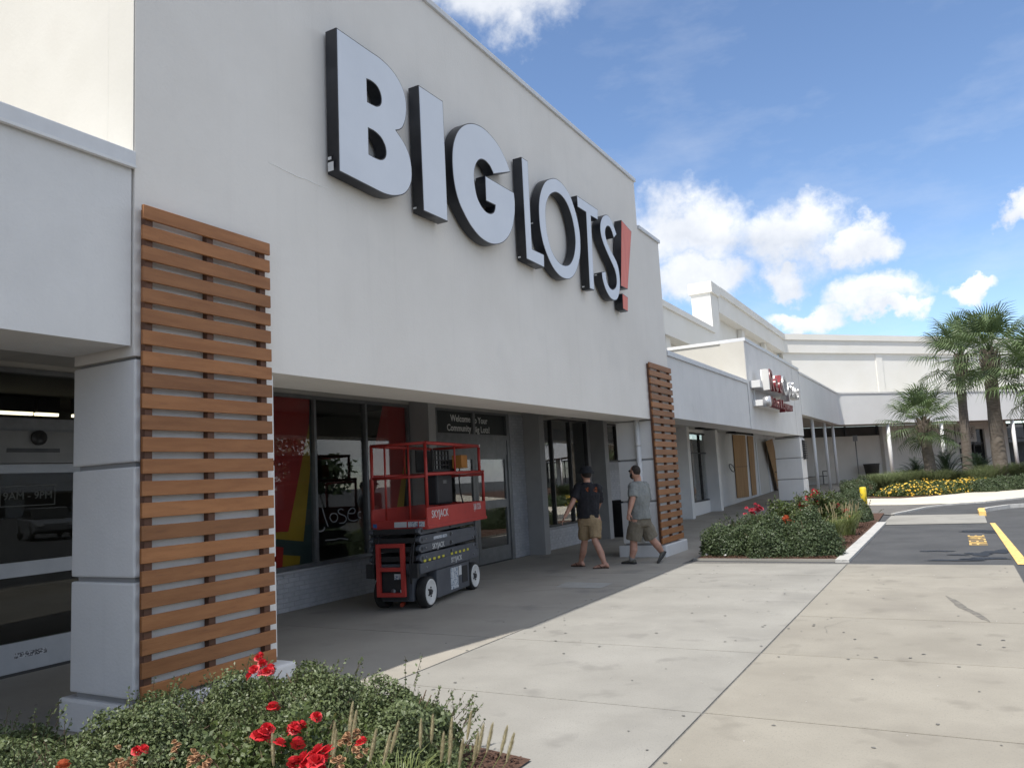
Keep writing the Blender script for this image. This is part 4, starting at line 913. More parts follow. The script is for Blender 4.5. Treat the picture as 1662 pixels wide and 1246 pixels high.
# ================================================================ PEOPLE
def ell(c, ax, u, ru, rv, n=16):
    c = Vector(c); ax = Vector(ax).normalized(); u = Vector(u); u = (u-ax*u.dot(ax)).normalized(); v = ax.cross(u)
    return [c+u*(ru*math.cos(t))+v*(rv*math.sin(t)) for t in [2*math.pi*k/n for k in range(n)]]
def _sh(b, c, r): ballo(b, c, r)
def limb(b, pts, radii, flat=1., side=None, n=14, round_ends=True):
    """tapered limb through joints; flat squeezes it along the axis normal to side"""
    P = [Vector(p) for p in pts]; rings = []
    for i, p in enumerate(P):
        d = (P[min(i+1, len(P)-1)]-P[max(i-1, 0)]).normalized(); s = Vector(side) if side is not None else d.orthogonal()
        if i == 0 and round_ends: rings += [ell(p-d*radii[0]*k, d, s, radii[0]*q, radii[0]*q*flat, n) for k, q in ((.95, .3), (.7, .7), (.35, .93))]
        rings.append(ell(p, d, s, radii[i], radii[i]*flat, n))
        if i == len(P)-1 and round_ends: rings += [ell(p+d*radii[i]*k, d, s, radii[i]*q, radii[i]*q*flat, n) for k, q in ((.35, .93), (.7, .7), (.95, .3))]
    b.loft(rings)
def torso(b, rings, n=24):
    b.loft([ell(c, ax, sd, ru, rv, n) for (c, ax, sd, ru, rv) in rings])
def ballo(b, c, r, sc=(1, 1, 1), fwd=(0, 1, 0), n=14):
    c = Vector(c); f = Vector(fwd).normalized(); up = Vector((0, 0, 1)); rt = f.cross(up).normalized(); rings = []
    for i in range(n+1):
        t = math.pi*i/n; z = -math.cos(t); q = max(math.sin(t), .02)
        rings.append([c+rt*(r*sc[0]*q*math.cos(a))+f*(r*sc[1]*q*math.sin(a))+up*(r*sc[2]*z) for a in [2*math.pi*k/18 for k in range(18)]])
    b.loft(rings)
def fuse(b, name, m, parent, voxel=.011, smooth=4, noise=0., nscale=9., seed=0):
    me = b.mesh('tmp'); o = bpy.data.objects.new('tmp', me); COL.objects.link(o)
    r = o.modifiers.new('r', 'REMESH'); r.mode = 'VOXEL'; r.voxel_size = voxel
    s = o.modifiers.new('s', 'SMOOTH'); s.factor = .5; s.iterations = smooth
    dg = bpy.context.evaluated_depsgraph_get(); me2 = bpy.data.meshes.new_from_object(o.evaluated_get(dg)); bpy.data.objects.remove(o); bpy.data.meshes.remove(me)
    if noise:
        from mathutils import noise as nz
        for v in me2.vertices:
            k = nz.noise(Vector((v.co.x*nscale+seed, v.co.y*nscale, v.co.z*nscale*.55)))+.5*nz.noise(v.co*nscale*2.3); v.co += v.normal*noise*k
    me2.materials.clear(); me2.polygons.foreach_set('use_smooth', [True]*len(me2.polygons)); me2.name = name
    if parent is not None: me2.transform(Matrix.Translation(-Vector(parent.location)))
    return obj(name, me2, m, parent)
SKIN = mat('skin', (.42, .22, .155), .5, (.50, .285, .205), scale=9, spots=(((.30, .13, .09), 14, .6, .2, .4),))
def hand(b, wrist, d, palm_n, thumb_side, L=.18, curl=.5):
    """palm, four unequal bent fingers and a thumb leaving the side of the palm"""
    w = Vector(wrist); d = Vector(d).normalized(); n = Vector(palm_n); n = (n-d*n.dot(d)).normalized(); s = d.cross(n)*thumb_side
    limb(b, [w, w+d*.045, w+d*.088], [.027, .038, .038], .45, s)
    for k, (o_, l_) in enumerate(((.030, .074), (.010, .084), (-.010, .078), (-.029, .060))):
        p = w+d*.088+s*o_; q = p+(d*math.cos(curl*.5)+n*math.sin(curl*.5))*l_*.5; r_ = q+(d*math.cos(curl*1.6)+n*math.sin(curl*1.6))*l_*.5
        limb(b, [p, q, r_], [.0095, .009, .0075], 1, s, 8)
    p = w+d*.030+s*.030; q = p+(d*.6+s*.7+n*.2).normalized()*.040; r_ = q+(d*.9+s*.2+n*.35).normalized()*.032
    limb(b, [p, q, r_], [.013, .0115, .009], 1, n, 8)

def shoe(name, parent, heel, toe, m, sole_m, up=Vector((0, 0, 1)), wd=.048, h=.075):
    h0 = Vector(heel); t0 = Vector(toe); d = (t0-h0); L = d.length; d.normalize(); up = (up-d*up.dot(d)).normalized(); s = d.cross(up)
    b = MB(); prof = ((0, .7, .95), (.06, .95, 1.15), (.25, .95, 1.1), (.42, .9, .95), (.6, 1.0, .72), (.8, 1.05, .52), (.94, .8, .38), (1.0, .4, .22))
    rings = []
    for t, w, hh in prof:
        c = h0+d*(L*t); r = []
        for k in range(14):
            a = 2*math.pi*k/14; x = math.cos(a)*wd*w; y = max(math.sin(a), -.25)*h*hh*.5+h*hh*.25+.018
            r.append(c+s*x+up*y)
        rings.append(r)
    b.loft(rings); o = b.build(name, m, parent); o.data.transform(Matrix.Translation(-Vector(parent.location)))
    b = MB(); out = []
    for t, w in ((0, .72), (.05, .95), (.3, .95), (.55, .98), (.8, 1.1), (.94, .86), (1.02, .4)): out.append((t, w))
    ring1 = [h0+d*(L*t)+s*(wd*w*1.08) for t, w in out]+[h0+d*(L*t)-s*(wd*w*1.08) for t, w in reversed(out)]
    b.prism(ring1, up*.024); so = b.build('sole', sole_m, o); so.data.transform(Matrix.Translation(-Vector(parent.location)))
    return o
def J(px, py, d): return at_depth(px, py, d)

# ---- man in dark tee, seen from behind
dA = 13.85; A0 = Vector((-5.78, 12.85, 0))
manA = thing('person', 'person in bucket hat, dark printed tee and tan shorts walking in flip flops', 'person', A0)
fA = Vector((-.88, .47, 0)).normalized(); rA = Vector((fA.y, -fA.x, 0))       # heading, right hand side
up = Vector((0, 0, 1))
hipc = J(957, 842, dA); neck = J(952.5, 781, dA); chest = J(955, 803, dA); waist = J(956, 828, dA)
shl = J(938.5, 790, dA+.05); shr = J(970.5, 791, dA-.03)
sdA = (shr-shl).normalized(); headA = J(951.5, 769, dA+.01)
hlp = hipc-sdA*.095; hrp = hipc+sdA*.095
kl = J(949, 877, dA+.05); al = J(942.5, 911, dA+.16); kr = J(965.5, 876, dA-.15); ar = J(981, 914, dA-.30)
ell_ = J(931, 812, dA-.06); wl = J(917, 838, dA-.14); elr = J(973, 815, dA+.14); wr = J(966, 834, dA+.30)
b = MB()
limb(b, [hlp, kl*.5+hlp*.5, kl, al*.55+kl*.45-fA*.02, al], [.105, .088, .060, .062, .040]); limb(b, [hrp, kr*.5+hrp*.5, kr, ar*.55+kr*.45-fA*.02, ar], [.105, .088, .060, .062, .040])
torso(b, [(hipc-up*.08, up, sdA, .165, .115), (hipc+up*.03, up, sdA, .178, .125), (waist, up, sdA, .165, .118), (chest, up, sdA, .185, .13), (chest+up*.13, up, sdA, .155, .10), (neck-up*.05, up, sdA, .10, .08)])
limb(b, [neck-up*.06, neck+up*.05, headA], [.062, .058, .06])
ballo(b, headA, .10, (.78, .95, 1.18), fA); 
limb(b, [shl, ell_, ell_*.6+wl*.4, wl], [.048, .045, .044, .030]); limb(b, [shr, elr, elr*.6+wr*.4, wr], [.048, .047, .045, .030])
hand(b, wl, (wl-ell_), fA*.2-up*.2+sdA, 1); hand(b, wr, (wr-elr), -sdA, -1)
for k in (-1, 1): limb(b, [headA+sdA*.079*k+up*.02, headA+sdA*.083*k-up*.03], [.017, .014], .5, fA, 8)
limb(b, [headA+fA*.09+up*.0, headA+fA*.115-up*.02], [.012, .016], 1, sdA, 8)
# feet
fl = gp(941, 917.5); frt = gp(976, 922.5)
for ank, g0, hd in ((al, fl, Vector((-.93, .2, 0)).normalized()), (ar, frt, Vector((-.93, -.35, 0)).normalized())):
    base = Vector((ank.x, ank.y, .035)); hl = base-hd*.05; to = base+hd*.17
    limb(b, [ank, Vector((ank.x, ank.y, .07))-hd*.02, hl], [.042, .045, .036]); limb(b, [base+up*.02, base+hd*.09+up*.005, to-up*.010], [.042, .040, .024], .75, up.cross(hd))
    sd = up.cross(hd)
    for k in range(5): limb(b, [to+sd*(.036-.018*k)-hd*.02-up*.008, to+sd*(.036-.018*k)+hd*(.028-.008*abs(k-1))-up*.012], [.011 if k == 0 else .009, .008], 1, up, 8)
bodyA = fuse(b, 'body', SKIN, manA, .0095, 3)
SOLE = mat('dark_foam_sole', (.05, .03, .022), .8, (.08, .05, .038), scale=9)
for ank, hd in ((al, Vector((-.93, .2, 0)).normalized()), (ar, Vector((-.93, -.35, 0)).normalized())):
    sd = up.cross(hd); c0 = Vector((ank.x, ank.y, 0)); out = [(-.075, .7), (-.06, .95), (.02, .85), (.10, 1.05), (.17, 1.0), (.205, .6)]
    pts = [c0+hd*t+sd*(.047*w) for t, w in out]+[c0+hd*t-sd*(.047*w) for t, w in reversed(out)]
    o = MB().prism([p+up*.001 for p in pts], (0, 0, .018)).build('flip_flop', SOLE, manA); o.data.transform(Matrix.Translation(-A0))
    st = MB(); st.tube([c0+hd*.05+sd*.045+up*.02, c0+hd*.09+sd*.03+up*.06, c0+hd*.15+up*.03], .007, 6); st.tube([c0+hd*.05-sd*.045+up*.02, c0+hd*.09-sd*.03+up*.06, c0+hd*.15+up*.03], .007, 6)
    so = st.build('strap', SOLE, o); so.data.transform(Matrix.Translation(-A0))
TEEA = mat('dark_navy_cotton', (.014, .014, .018), .9, (.022, .022, .027), scale=6, bump=.3, bscale=70)
b = MB(); hemA = J(956, 839.5, dA)
torso(b, [(hemA-up*.01, up, sdA, .190, .140), (hemA+up*.06, up, sdA, .188, .138), (waist+up*.02, up, sdA, .186, .138), (chest, up, sdA, .203, .148), (chest+up*.10, up, sdA, .205, .138), (chest+up*.17, up, sdA, .175, .115), (neck-up*.055, up, sdA, .10, .085), (neck-up*.02, up, sdA, .078, .072)])
limb(b, [shl+sdA*.03, shl*.5+ell_*.5, shl*.12+ell_*.88], [.085, .083, .080], round_ends=False); limb(b, [shr-sdA*.03, shr*.5+elr*.5, shr*.12+elr*.88], [.085, .083, .080], round_ends=False)
_sh(b, shl+sdA*.012-up*.012, .088); _sh(b, shr-sdA*.012-up*.012, .088)
tee = fuse(b, 'shirt', TEEA, manA, .010, 4, .012, 12)
# print on the back
PRN = mat('orange_back_print', (.30, .075, .025), .9, (.03, .015, .012), scale=26, ramp=(.45, .56))
backn = -fA
def back_patch(px, py, r, seed):
    c = J(px, py, dA-.45); d = (J(px, py, dA)-c).normalized(); tgt = bpy.data.objects[tee.name]
    rr = random.Random(seed); rings = []
    hit = None
    ok, loc, nrm, _ = tgt.ray_cast(c-A0, d)
    if not ok: return
    nrm = nrm.normalized(); t1 = nrm.cross(up).normalized(); t2 = t1.cross(nrm)
    pts = []
    for q in (0, .5, 1.):
        for k in range(14):
            a = 2*math.pi*k/14; rad = r*q*(1+.25*math.sin(3*a+seed)); o0 = loc+t1*rad*math.cos(a)+t2*rad*1.1*math.sin(a)+nrm*.08
            ok2, l2, n2, _ = tgt.ray_cast(o0, -nrm); pts.append((l2 if ok2 else loc)+nrm*.004)
    fs = []
    for q in range(2):
        for k in range(14): fs.append((q*14+k, q*14+(k+1) % 14, (q+1)*14+(k+1) % 14, (q+1)*14+k))
    MB().add(pts, fs, 0, True).build('shirt_print', PRN, tee)
bpy.context.view_layer.update()
back_patch(953.5, 794, .035, 1); back_patch(966.5, 794.5, .038, 2)
TAN_ = mat('tan_cotton', (.26, .185, .10), .9, (.32, .235, .135), scale=5, bump=.3, bscale=60)
b = MB(); torso(b, [(hipc-up*.11, up, sdA, .175, .135), (hipc-up*.02, up, sdA, .190, .142), (hipc+up*.08, up, sdA, .182, .134)])
limb(b, [hlp-up*.02, hlp*.5+kl*.5, hlp*.08+kl*.92], [.122, .118, .112], round_ends=False); limb(b, [hrp-up*.02, hrp*.5+kr*.5, hrp*.08+kr*.92], [.122, .118, .112], round_ends=False)
fuse(b, 'shorts', TAN_, manA, .010, 3, .013, 12, 3)
HAT = mat('black_hat_cotton', (.010, .011, .014), .9, (.018, .019, .022), scale=8, bump=.2, bscale=80)
b = MB(); hb_ = headA+up*.035
b.loft([ell(hb_-up*.025, up, sdA, .150, .160, 24), ell(hb_-up*.012, up, sdA, .148, .158, 24), ell(hb_+up*.02, up, sdA, .105, .118, 24), ell(hb_+up*.075, up, sdA, .098, .110, 24), ell(hb_+up*.098, up, sdA, .080, .092, 24), ell(hb_+up*.104, up, sdA, .02, .02, 24)])
o = b.build('bucket_hat', HAT, manA); o.data.transform(Matrix.Translation(-A0))
HAIR = mat('dark_brown_hair', (.018, .013, .010), .8, (.035, .025, .019), scale=30, bump=.5, bscale=120)
b = MB(); ballo(b, headA-fA*.012+up*.004, .10, (.83, .95, 1.0), fA); o = fuse(b, 'hair', HAIR, manA, .008, 2)

# ---- man in grey tee, striding to the left
dB = 14.05; B0 = Vector((-5.0, 13.45, 0))
manB = thing('person', 'person in grey tee, olive shorts and trail shoes striding past the pillar', 'person', B0)
fB = Vector((-.90, .43, 0)).normalized(); 
hipc = J(1038, 843, dB); waist = J(1036.5, 826, dB); chest = J(1037, 803, dB); neck = J(1034.5, 779, dB)
shl = J(1026.5, 789, dB-.12); shr = J(1046, 788, dB+.16); sdB = (shr-shl); sdB.z = 0; sdB.normalize(); headB = J(1030.5, 766, dB)
hlp = hipc-sdB*.10; hrp = hipc+sdB*.10
kl = J(1028.5, 877, dB-.05); al = J(1025.5, 906, dB-.06); kr = J(1057.5, 874, dB+.08); ar = J(1074.5, 896, dB+.12)
el_ = J(1027, 808, dB-.20); wl = J(1021, 832, dB-.26); er_ = J(1050, 812, dB+.26); wr = J(1046, 834, dB+.24)
b = MB()
limb(b, [hlp, kl*.5+hlp*.5, kl, al*.5+kl*.5-fB*.025, al], [.115, .098, .066, .070, .046]); limb(b, [hrp, kr*.5+hrp*.5, kr, ar*.5+kr*.5-fB*.02, ar], [.115, .098, .066, .070, .046])
torso(b, [(hipc-up*.08, up, sdB, .18, .145), (hipc+up*.04, up, sdB, .195, .165), (waist, up, sdB, .19, .17), (chest, up, sdB, .20, .155), (chest+up*.13, up, sdB, .165, .11), (neck-up*.05, up, sdB, .11, .09)])
limb(b, [neck-up*.06, neck+up*.05, headB-up*.02], [.072, .067, .066])
ballo(b, headB, .103, (.78, .98, 1.2), fB); limb(b, [headB+fB*.095+up*.012, headB+fB*.125-up*.018], [.012, .018], 1, sdB, 8)
for k in (-1, 1): limb(b, [headB+sdB*.082*k+up*.02, headB+sdB*.086*k-up*.03], [.019, .015], .5, fB, 8)
limb(b, [shl, el_, el_*.6+wl*.4, wl], [.052, .052, .051, .034]); limb(b, [shr, er_, er_*.6+wr*.4, wr], [.052, .055, .052, .034])
hand(b, wl, (wl-el_)-up*.1, sdB, 1, curl=.9); hand(b, wr, (wr-er_), -sdB, -1)
bodyB = fuse(b, 'body', SKIN, manB, .0095, 3)
TEEB = mat('heather_grey_cotton', (.185, .195, .185), .9, (.235, .245, .235), scale=7, bump=.3, bscale=80)
b = MB(); hemB = J(1038.5, 840, dB)
torso(b, [(hemB-up*.015, up, sdB, .222, .20), (hemB+up*.06, up, sdB, .215, .195), (waist+up*.02, up, sdB, .21, .192), (chest, up, sdB, .216, .178), (chest+up*.10, up, sdB, .212, .15), (chest+up*.165, up, sdB, .19, .125), (neck-up*.055, up, sdB, .115, .095), (neck-up*.02, up, sdB, .088, .08)])
limb(b, [shl+sdB*.03, shl*.5+el_*.5, shl*.1+el_*.9], [.092, .090, .088], round_ends=False); limb(b, [shr-sdB*.03, shr*.5+er_*.5, shr*.1+er_*.9], [.092, .090, .088], round_ends=False)
_sh(b, shl+sdB*.012-up*.012, .094); _sh(b, shr-sdB*.012-up*.012, .094)
fuse(b, 'shirt', TEEB, manB, .010, 3, .014, 12, 7)
OLV = mat('olive_khaki_cotton', (.145, .125, .092), .9, (.185, .162, .122), scale=5, bump=.3, bscale=60)
b = MB(); torso(b, [(hipc-up*.12, up, sdB, .195, .165), (hipc-up*.02, up, sdB, .208, .182), (hipc+up*.07, up, sdB, .2, .175)])
limb(b, [hlp-up*.02, hlp*.5+kl*.5, hlp*.04+kl*.96], [.14, .14, .135], round_ends=False); limb(b, [hrp-up*.02, hrp*.5+kr*.5, hrp*.04+kr*.96], [.14, .138, .132], round_ends=False)
fuse(b, 'shorts', OLV, manB, .010, 3, .014, 11, 5)
SHOE = mat('grey_olive_trail_shoe', (.06, .058, .046), .8, (.12, .115, .09), scale=30, bump=.4, bscale=90); SOLB = mat('black_rubber_sole', (.018, .018, .018), .8, (.04, .04, .038), scale=20)
SOCK = mat('grey_sock', (.25, .24, .23), .9)
hd = Vector((-.97, .22, 0)).normalized(); c0 = Vector((al.x, al.y, .0)); shoe('shoe', manB, c0-hd*.075, c0+hd*.215, SHOE, SOLB)
toe = gp(1069, 914); heel = J(1081, 897.5, dB+.12); shoe('shoe', manB, heel, Vector((toe.x, toe.y, .01)), SHOE, SOLB, up=(ar-(heel+Vector(toe))*.5).normalized())
for a_, k_ in ((al, kl), (ar, kr)):
    b = MB(); d = (k_-a_).normalized(); limb(b, [a_-d*.05, a_+d*.055], [.052, .050], round_ends=False); o = b.build('sock', SOCK, manB); o.data.transform(Matrix.Translation(-B0))
b = MB(); ballo(b, headB-fB*.024+up*.024, .103, (.80, .90, 1.03), fB); hr = fuse(b, 'hair', HAIR, manB, .008, 2)
b = MB(); ballo(b, headB+fB*.068-up*.062, .055, (1.0, .85, 1.1), fB); limb(b, [headB+fB*.02-up*.03+sdB*.072, headB+fB*.06-up*.065+sdB*.05], [.022, .03]); limb(b, [headB+fB*.02-up*.03-sdB*.072, headB+fB*.06-up*.065-sdB*.05], [.022, .03])
fuse(b, 'beard', HAIR, manB, .007, 2)
SGL = mat('dark_lens', (.008, .008, .010), .15)
b = MB()
for k in (-1, 1): b.loft([ell(headB+fB*.102+sdB*(.035*k)+up*.025, fB, sdB, .030, .022, 12), ell(headB+fB*.110+sdB*(.035*k)+up*.025, fB, sdB, .026, .019, 12)]); b.tube([headB+fB*.10+sdB*.062*k+up*.028, headB-fB*.01+sdB*.085*k+up*.028], .004, 6)
o = b.build('sunglasses', SGL, manB); o.data.transform(Matrix.Translation(-B0))
# ================================================================ PLANTS
LEAFD = mat('small_glossy_leaf', (.072, .105, .040), .5, (.165, .20, .088), scale=38, detail=2, transl=.22, ramp=(.3, .7), spots=(((.17, .20, .095), 55, .64, .05, .7),))
LEAFM = mat('shrub_leaf', (.040, .066, .028), .5, (.10, .135, .060), scale=22, detail=2, transl=.2, ramp=(.3, .7), spots=(((.095, .13, .055), 32, .63, .05, .8),))
LEAFR = mat('rose_leaf', (.045, .075, .022), .45, (.11, .14, .040), scale=16, detail=2, transl=.25, ramp=(.3, .7), spots=(((.17, .13, .05), 12, .66, .05, .6),))
TWIG = mat('brown_twig', (.07, .045, .028), .9, (.11, .075, .048), scale=20)
ROSE = mat('red_rose_petal', (.50, .012, .020), .5, (.60, .030, .040), scale=40, transl=.15); PINK = mat('pink_rose_petal', (.52, .045, .085), .5, (.62, .10, .13), scale=30, transl=.2)
ORNG = mat('orange_rose_petal', (.50, .10, .035), .6, (.58, .18, .08), scale=30, transl=.2); DEAD = mat('withered_petal', (.30, .155, .075), .8, (.42, .25, .14), scale=40)
GRS = mat('fountain_grass_blade', (.12, .16, .045), .5, (.22, .25, .09), scale=14, transl=.25); PLM = mat('fountain_grass_plume', (.38, .33, .19), .9, (.50, .44, .28), scale=60, transl=.25)
MGR = mat('fine_green_grass', (.15, .19, .085), .55, (.25, .29, .15), scale=5, transl=.45)

def leaf_mesh(name, P, Nn, L_, W_, rng, jit=.7, tilt=None):
    """many four-cornered leaves at points P facing roughly along Nn"""
    n = len(P); d = Nn+rng.normal(0, jit, (n, 3)); d /= np.linalg.norm(d, axis=1)[:, None]
    t = rng.normal(0, 1, (n, 3)); t -= d*(t*d).sum(1)[:, None]; t /= np.linalg.norm(t, axis=1)[:, None]; s = np.cross(d, t)
    L2 = L_*rng.uniform(.7, 1.25, (n, 1)); W2 = W_*rng.uniform(.75, 1.2, (n, 1)); cup = d*L2*.12
    v = np.empty((n, 4, 3)); v[:, 0] = P-t*L2*.5; v[:, 1] = P+s*W2*.5+cup; v[:, 2] = P+t*L2*.5; v[:, 3] = P-s*W2*.5+cup
    me = bpy.data.meshes.new(name); me.vertices.add(4*n); me.loops.add(4*n); me.polygons.add(n)
    me.vertices.foreach_set('co', v.astype(np.float32).ravel()); me.loops.foreach_set('vertex_index', np.arange(4*n, dtype=np.int32))
    me.polygons.foreach_set('loop_start', np.arange(0, 4*n, 4, dtype=np.int32)); me.polygons.foreach_set('loop_total', np.full(n, 4, dtype=np.int32)); me.update(); me.validate()
    return me
def bush_points(n, rx, ry, h, rng, lumps=9, inner=.6, amp=.22):
    """points through the outer shell of a lumpy mound, with outward normals"""
    u = rng.normal(0, 1, (n, 3)); u[:, 2] = np.abs(u[:, 2])*1.0-.12; u /= np.linalg.norm(u, axis=1)[:, None]
    C_ = rng.normal(0, 1, (lumps, 3)); C_[:, 2] = np.abs(C_[:, 2])*.9; C_ /= np.linalg.norm(C_, axis=1)[:, None]
    lump = np.zeros(n)
    for c in C_: lump = np.maximum(lump, np.exp(-((u-c)**2).sum(1)/.13))
    r = (1-amp)+amp*1.5*lump; r = r*np.where(rng.random(n) < .75, rng.uniform(.90, 1.03, n), rng.uniform(min(inner, .94), .95, n))
    P = u*r[:, None]*np.array([rx, ry, h]); P[:, 2] = np.maximum(P[:, 2], .01)
    Nn = u/np.array([rx, ry, h]); Nn /= np.linalg.norm(Nn, axis=1)[:, None]; return P, Nn
def sprigs(rng, n, rx, ry, h, per=9, ln=.13, gap=.5):
    P = []; Nn = []; tw = []
    base, nb = bush_points(n, rx, ry, h, rng, inner=.9)
    for b_, q in zip(base, nb):
        d = q+rng.normal(0, .35, 3)+np.array([0, 0, .6]); d /= np.linalg.norm(d); l = ln*rng.uniform(.5, 1.3)
        tw.append((b_-d*.04, b_+d*l))
        for k in range(per):
            t = (k+1)/per; P.append(b_+d*l*t+rng.normal(0, .006, 3)); v = rng.normal(0, 1, 3); Nn.append(v/np.linalg.norm(v))
    return np.array(P), np.array(Nn), tw
def bush(label, x, y, rx, ry, h, n, L_, W_, m, seed, name='shrub', cat='shrub', group=None, z=None, sprig=40, spl=.12, amp=.24, stems=True, core=True):
    rng = np.random.default_rng(seed); z = zg(y)+.02 if z is None else z
    t = thing(name, label, cat, (x, y, z), 0, group)
    P, Nn = bush_points(n, rx, ry, h, rng, amp=amp); tw = []
    if sprig: P2, N2, tw = sprigs(rng, sprig, rx, ry, h, ln=spl); P = np.vstack([P, P2]); Nn = np.vstack([Nn, N2])
    obj('foliage', leaf_mesh('foliage', P, Nn, L_, W_, rng), m, t)
    b = MB()
    for k in range(14):
        a = rng.uniform(0, 6.28); q = rng.uniform(.2, .75); e = Vector((rx*q*math.cos(a), ry*q*math.sin(a), h*rng.uniform(.5, .85))); b.tube([(rng.normal(0, .04), rng.normal(0, .04), -.02), e*.5+Vector((0, 0, .03)), e], [.011, .007, .003], 5)
    for a_, c_ in tw: b.tube([a_, c_], [.0022, .0012], 3, cap=False)
    stuff(b.build('stems', TWIG, t, fixn=False))
    if core:
        C2, Nc = bush_points(int(n*.35), rx*.8, ry*.8, h*.8, rng, inner=.3); obj('inner_foliage', leaf_mesh('inner_foliage', C2, Nc, L_*1.5, W_*1.7, rng), m, t)
    return t
# rose bloom: layered cupped petals
def bloom_mesh(seed, R_=.03):
    rng = random.Random(seed); b = MB()
    for layer, (cnt, rad, ht, open_) in enumerate(((4, .25, .9, .15), (5, .5, .85, .45), (6, .8, .6, .8), (7, 1.05, .3, 1.1))):
        for k in range(cnt):
            a = 2*math.pi*(k+.5*layer)/cnt+rng.uniform(-.2, .2); w = 1.25/cnt*2*math.pi*.5; rows = []
            for i in range(3):
                f = i/2; rr = R_*rad*(.35+.65*f**(.8))*rng.uniform(.92, 1.08); zz = R_*(.1+ht*f-(.25 if layer == 3 and i == 2 else 0)); row = []
                for j in range(3):
                    aa = a+(j-1)*w*(.5+.5*f)*.9; r2 = rr*(1+(.10 if j != 1 else 0)*(1 if i == 2 else 0)); row.append((r2*math.cos(aa), r2*math.sin(aa), zz-(.06*R_ if j != 1 and i == 2 else 0)))
                rows.append(row)
            b.add([p for r_ in rows for p in r_], [(i*3+j, i*3+j+1, i*3+j+4, i*3+j+3) for i in range(2) for j in range(2)], 0, True)
    return b.mesh('bloom')
BLM = {}
for nm, m in (('r', ROSE), ('p', PINK), ('o', ORNG), ('d', DEAD)):
    for k in range(2):
        me = bloom_mesh(k*7+3); me.materials.append(m); BLM[nm, k] = me
def bloom(parent, p, kind, size=1., rng=RNG):
    me = BLM[kind, rng.randrange(2)]; q = Vector(p)-Vector(parent.location)
    return inst('bloom' if kind != 'd' else 'withered_bloom', me, parent, q, (rng.uniform(-.7, .7), rng.uniform(-.7, .7), rng.uniform(0, 6)), (size,)*3)
def cluster(parent, p, kind, n, spread, size=1.):
    for _ in range(n): bloom(parent, Vector(p)+Vector((RNG.gauss(0, spread), RNG.gauss(0, spread), RNG.gauss(0, spread))), kind, size*RNG.uniform(.8, 1.2))
GA = 'small leaved shrubs in the bed beside the trellis pillar'
bush('rounded small leaved shrub with grass plumes before it at the bed end', -2.90, 3.74, .43, .42, .47, 17000, .026, .0135, LEAFD, 1, group=GA, sprig=110)
bush('tallest small leaved shrub reaching up against the cedar trellis', -3.70, 3.90, .46, .42, .47, 16000, .026, .0135, LEAFD, 2, group=GA, sprig=130)
bush('broad small leaved shrub growing before the pillar plinth', -4.28, 3.14, .52, .44, .42, 16000, .026, .0135, LEAFD, 3, group=GA, sprig=150)
bush('small leaved shrub between the plinth and the sliding doors', -4.55, 2.50, .50, .46, .40, 15000, .026, .0135, LEAFD, 4, group=GA, sprig=150)
bush('low small leaved shrub beside the withered rose heads', -3.75, 2.35, .50, .45, .38, 13000, .026, .0135, LEAFD, 5, group=GA, sprig=100)
bush('small leaved shrub pressed against the foot of the cedar trellis', -4.28, 3.85, .45, .42, .42, 13000, .026, .0135, LEAFD, 7, group=GA, sprig=110)
bush('small leaved shrub filling the bed behind the rose bush', -3.45, 3.20, .45, .42, .38, 14000, .026, .0135, LEAFD, 6, group=GA, sprig=110)
def rose_bush(label, x, y, r, h, n, seed, group, L_=.035):
    rng = np.random.default_rng(seed); t = thing('rose_bush', label, 'rose bush', (x, y, zg(y)+.015), 0, group); P = []; Nn = []; b = MB()
    for k in range(34):
        a = rng.uniform(0, 6.28); q = r*rng.uniform(.15, 1.); e = np.array([q*math.cos(a), q*math.sin(a), h*rng.uniform(.55, 1.05)*(1-.35*(q/r)**2)]); s = e*np.array([.25, .25, 0])
        mid = (s+e)/2+np.array([0, 0, .06]); b.tube([s, mid, e], [.006, .005, .003], 5)
        for i in range(n//34):
            f = rng.uniform(.3, 1.02); c = (s*(1-f)**2+mid*2*f*(1-f)+e*f*f)+rng.normal(0, .045, 3); c[2] = max(c[2], .02); P.append(c); v = rng.normal(0, .6, 3)+np.array([0, 0, .8]); Nn.append(v/np.linalg.norm(v))
    b.build('canes', TWIG, t, fixn=False); obj('foliage', leaf_mesh('foliage', np.array(P), np.array(Nn), L_, L_*.62, rng), LEAFR, t); return t
rb1 = rose_bush('rose bush with dense red clusters and withered heads before the cedar trellis', -2.88, 2.78, .50, .52, 5200, 21, 'rose bushes in the planting beds')
def zpt(px, py, z): return on_axis(px, py, 2, z)
for px, py, z, k, n, sp, s in ((430, 1191, .56, 'r', 9, .018, 1.), (522, 1232, .52, 'r', 10, .022, 1.), (486, 1238, .50, 'r', 5, .016, .9), (484, 1182, .54, 'r', 3, .012, .8), (480, 1190, .54, 'r', 3, .012, .8), (442, 1151, .56, 'r', 2, .008, .9), (512, 1160, .52, 'r', 2, .008, .8), (588, 1203, .50, 'r', 2, .007, .8), (484, 1206, .52, 'r', 2, .010, .9), (454, 1211, .52, 'r', 1, .005, .8),
                               (228, 1220, .46, 'r', 2, .007, .8), (97, 1243, .42, 'o', 2, .008, .9), (205, 1238, .45, 'd', 16, .022, .42), (190, 1246, .45, 'd', 12, .022, .42), (284, 1216, .47, 'd', 8, .013, .42), (316, 1232, .47, 'd', 12, .018, .42), (335, 1240, .47, 'd', 8, .014, .42), (562, 1200, .50, 'd', 12, .014, .40), (578, 1192, .50, 'd', 8, .011, .40), (585, 1222, .50, 'd', 8, .013, .38), (552, 1240, .50, 'd', 9, .013, .40)):
    cluster(rb1, zpt(px, py, z), k, n, sp, s)
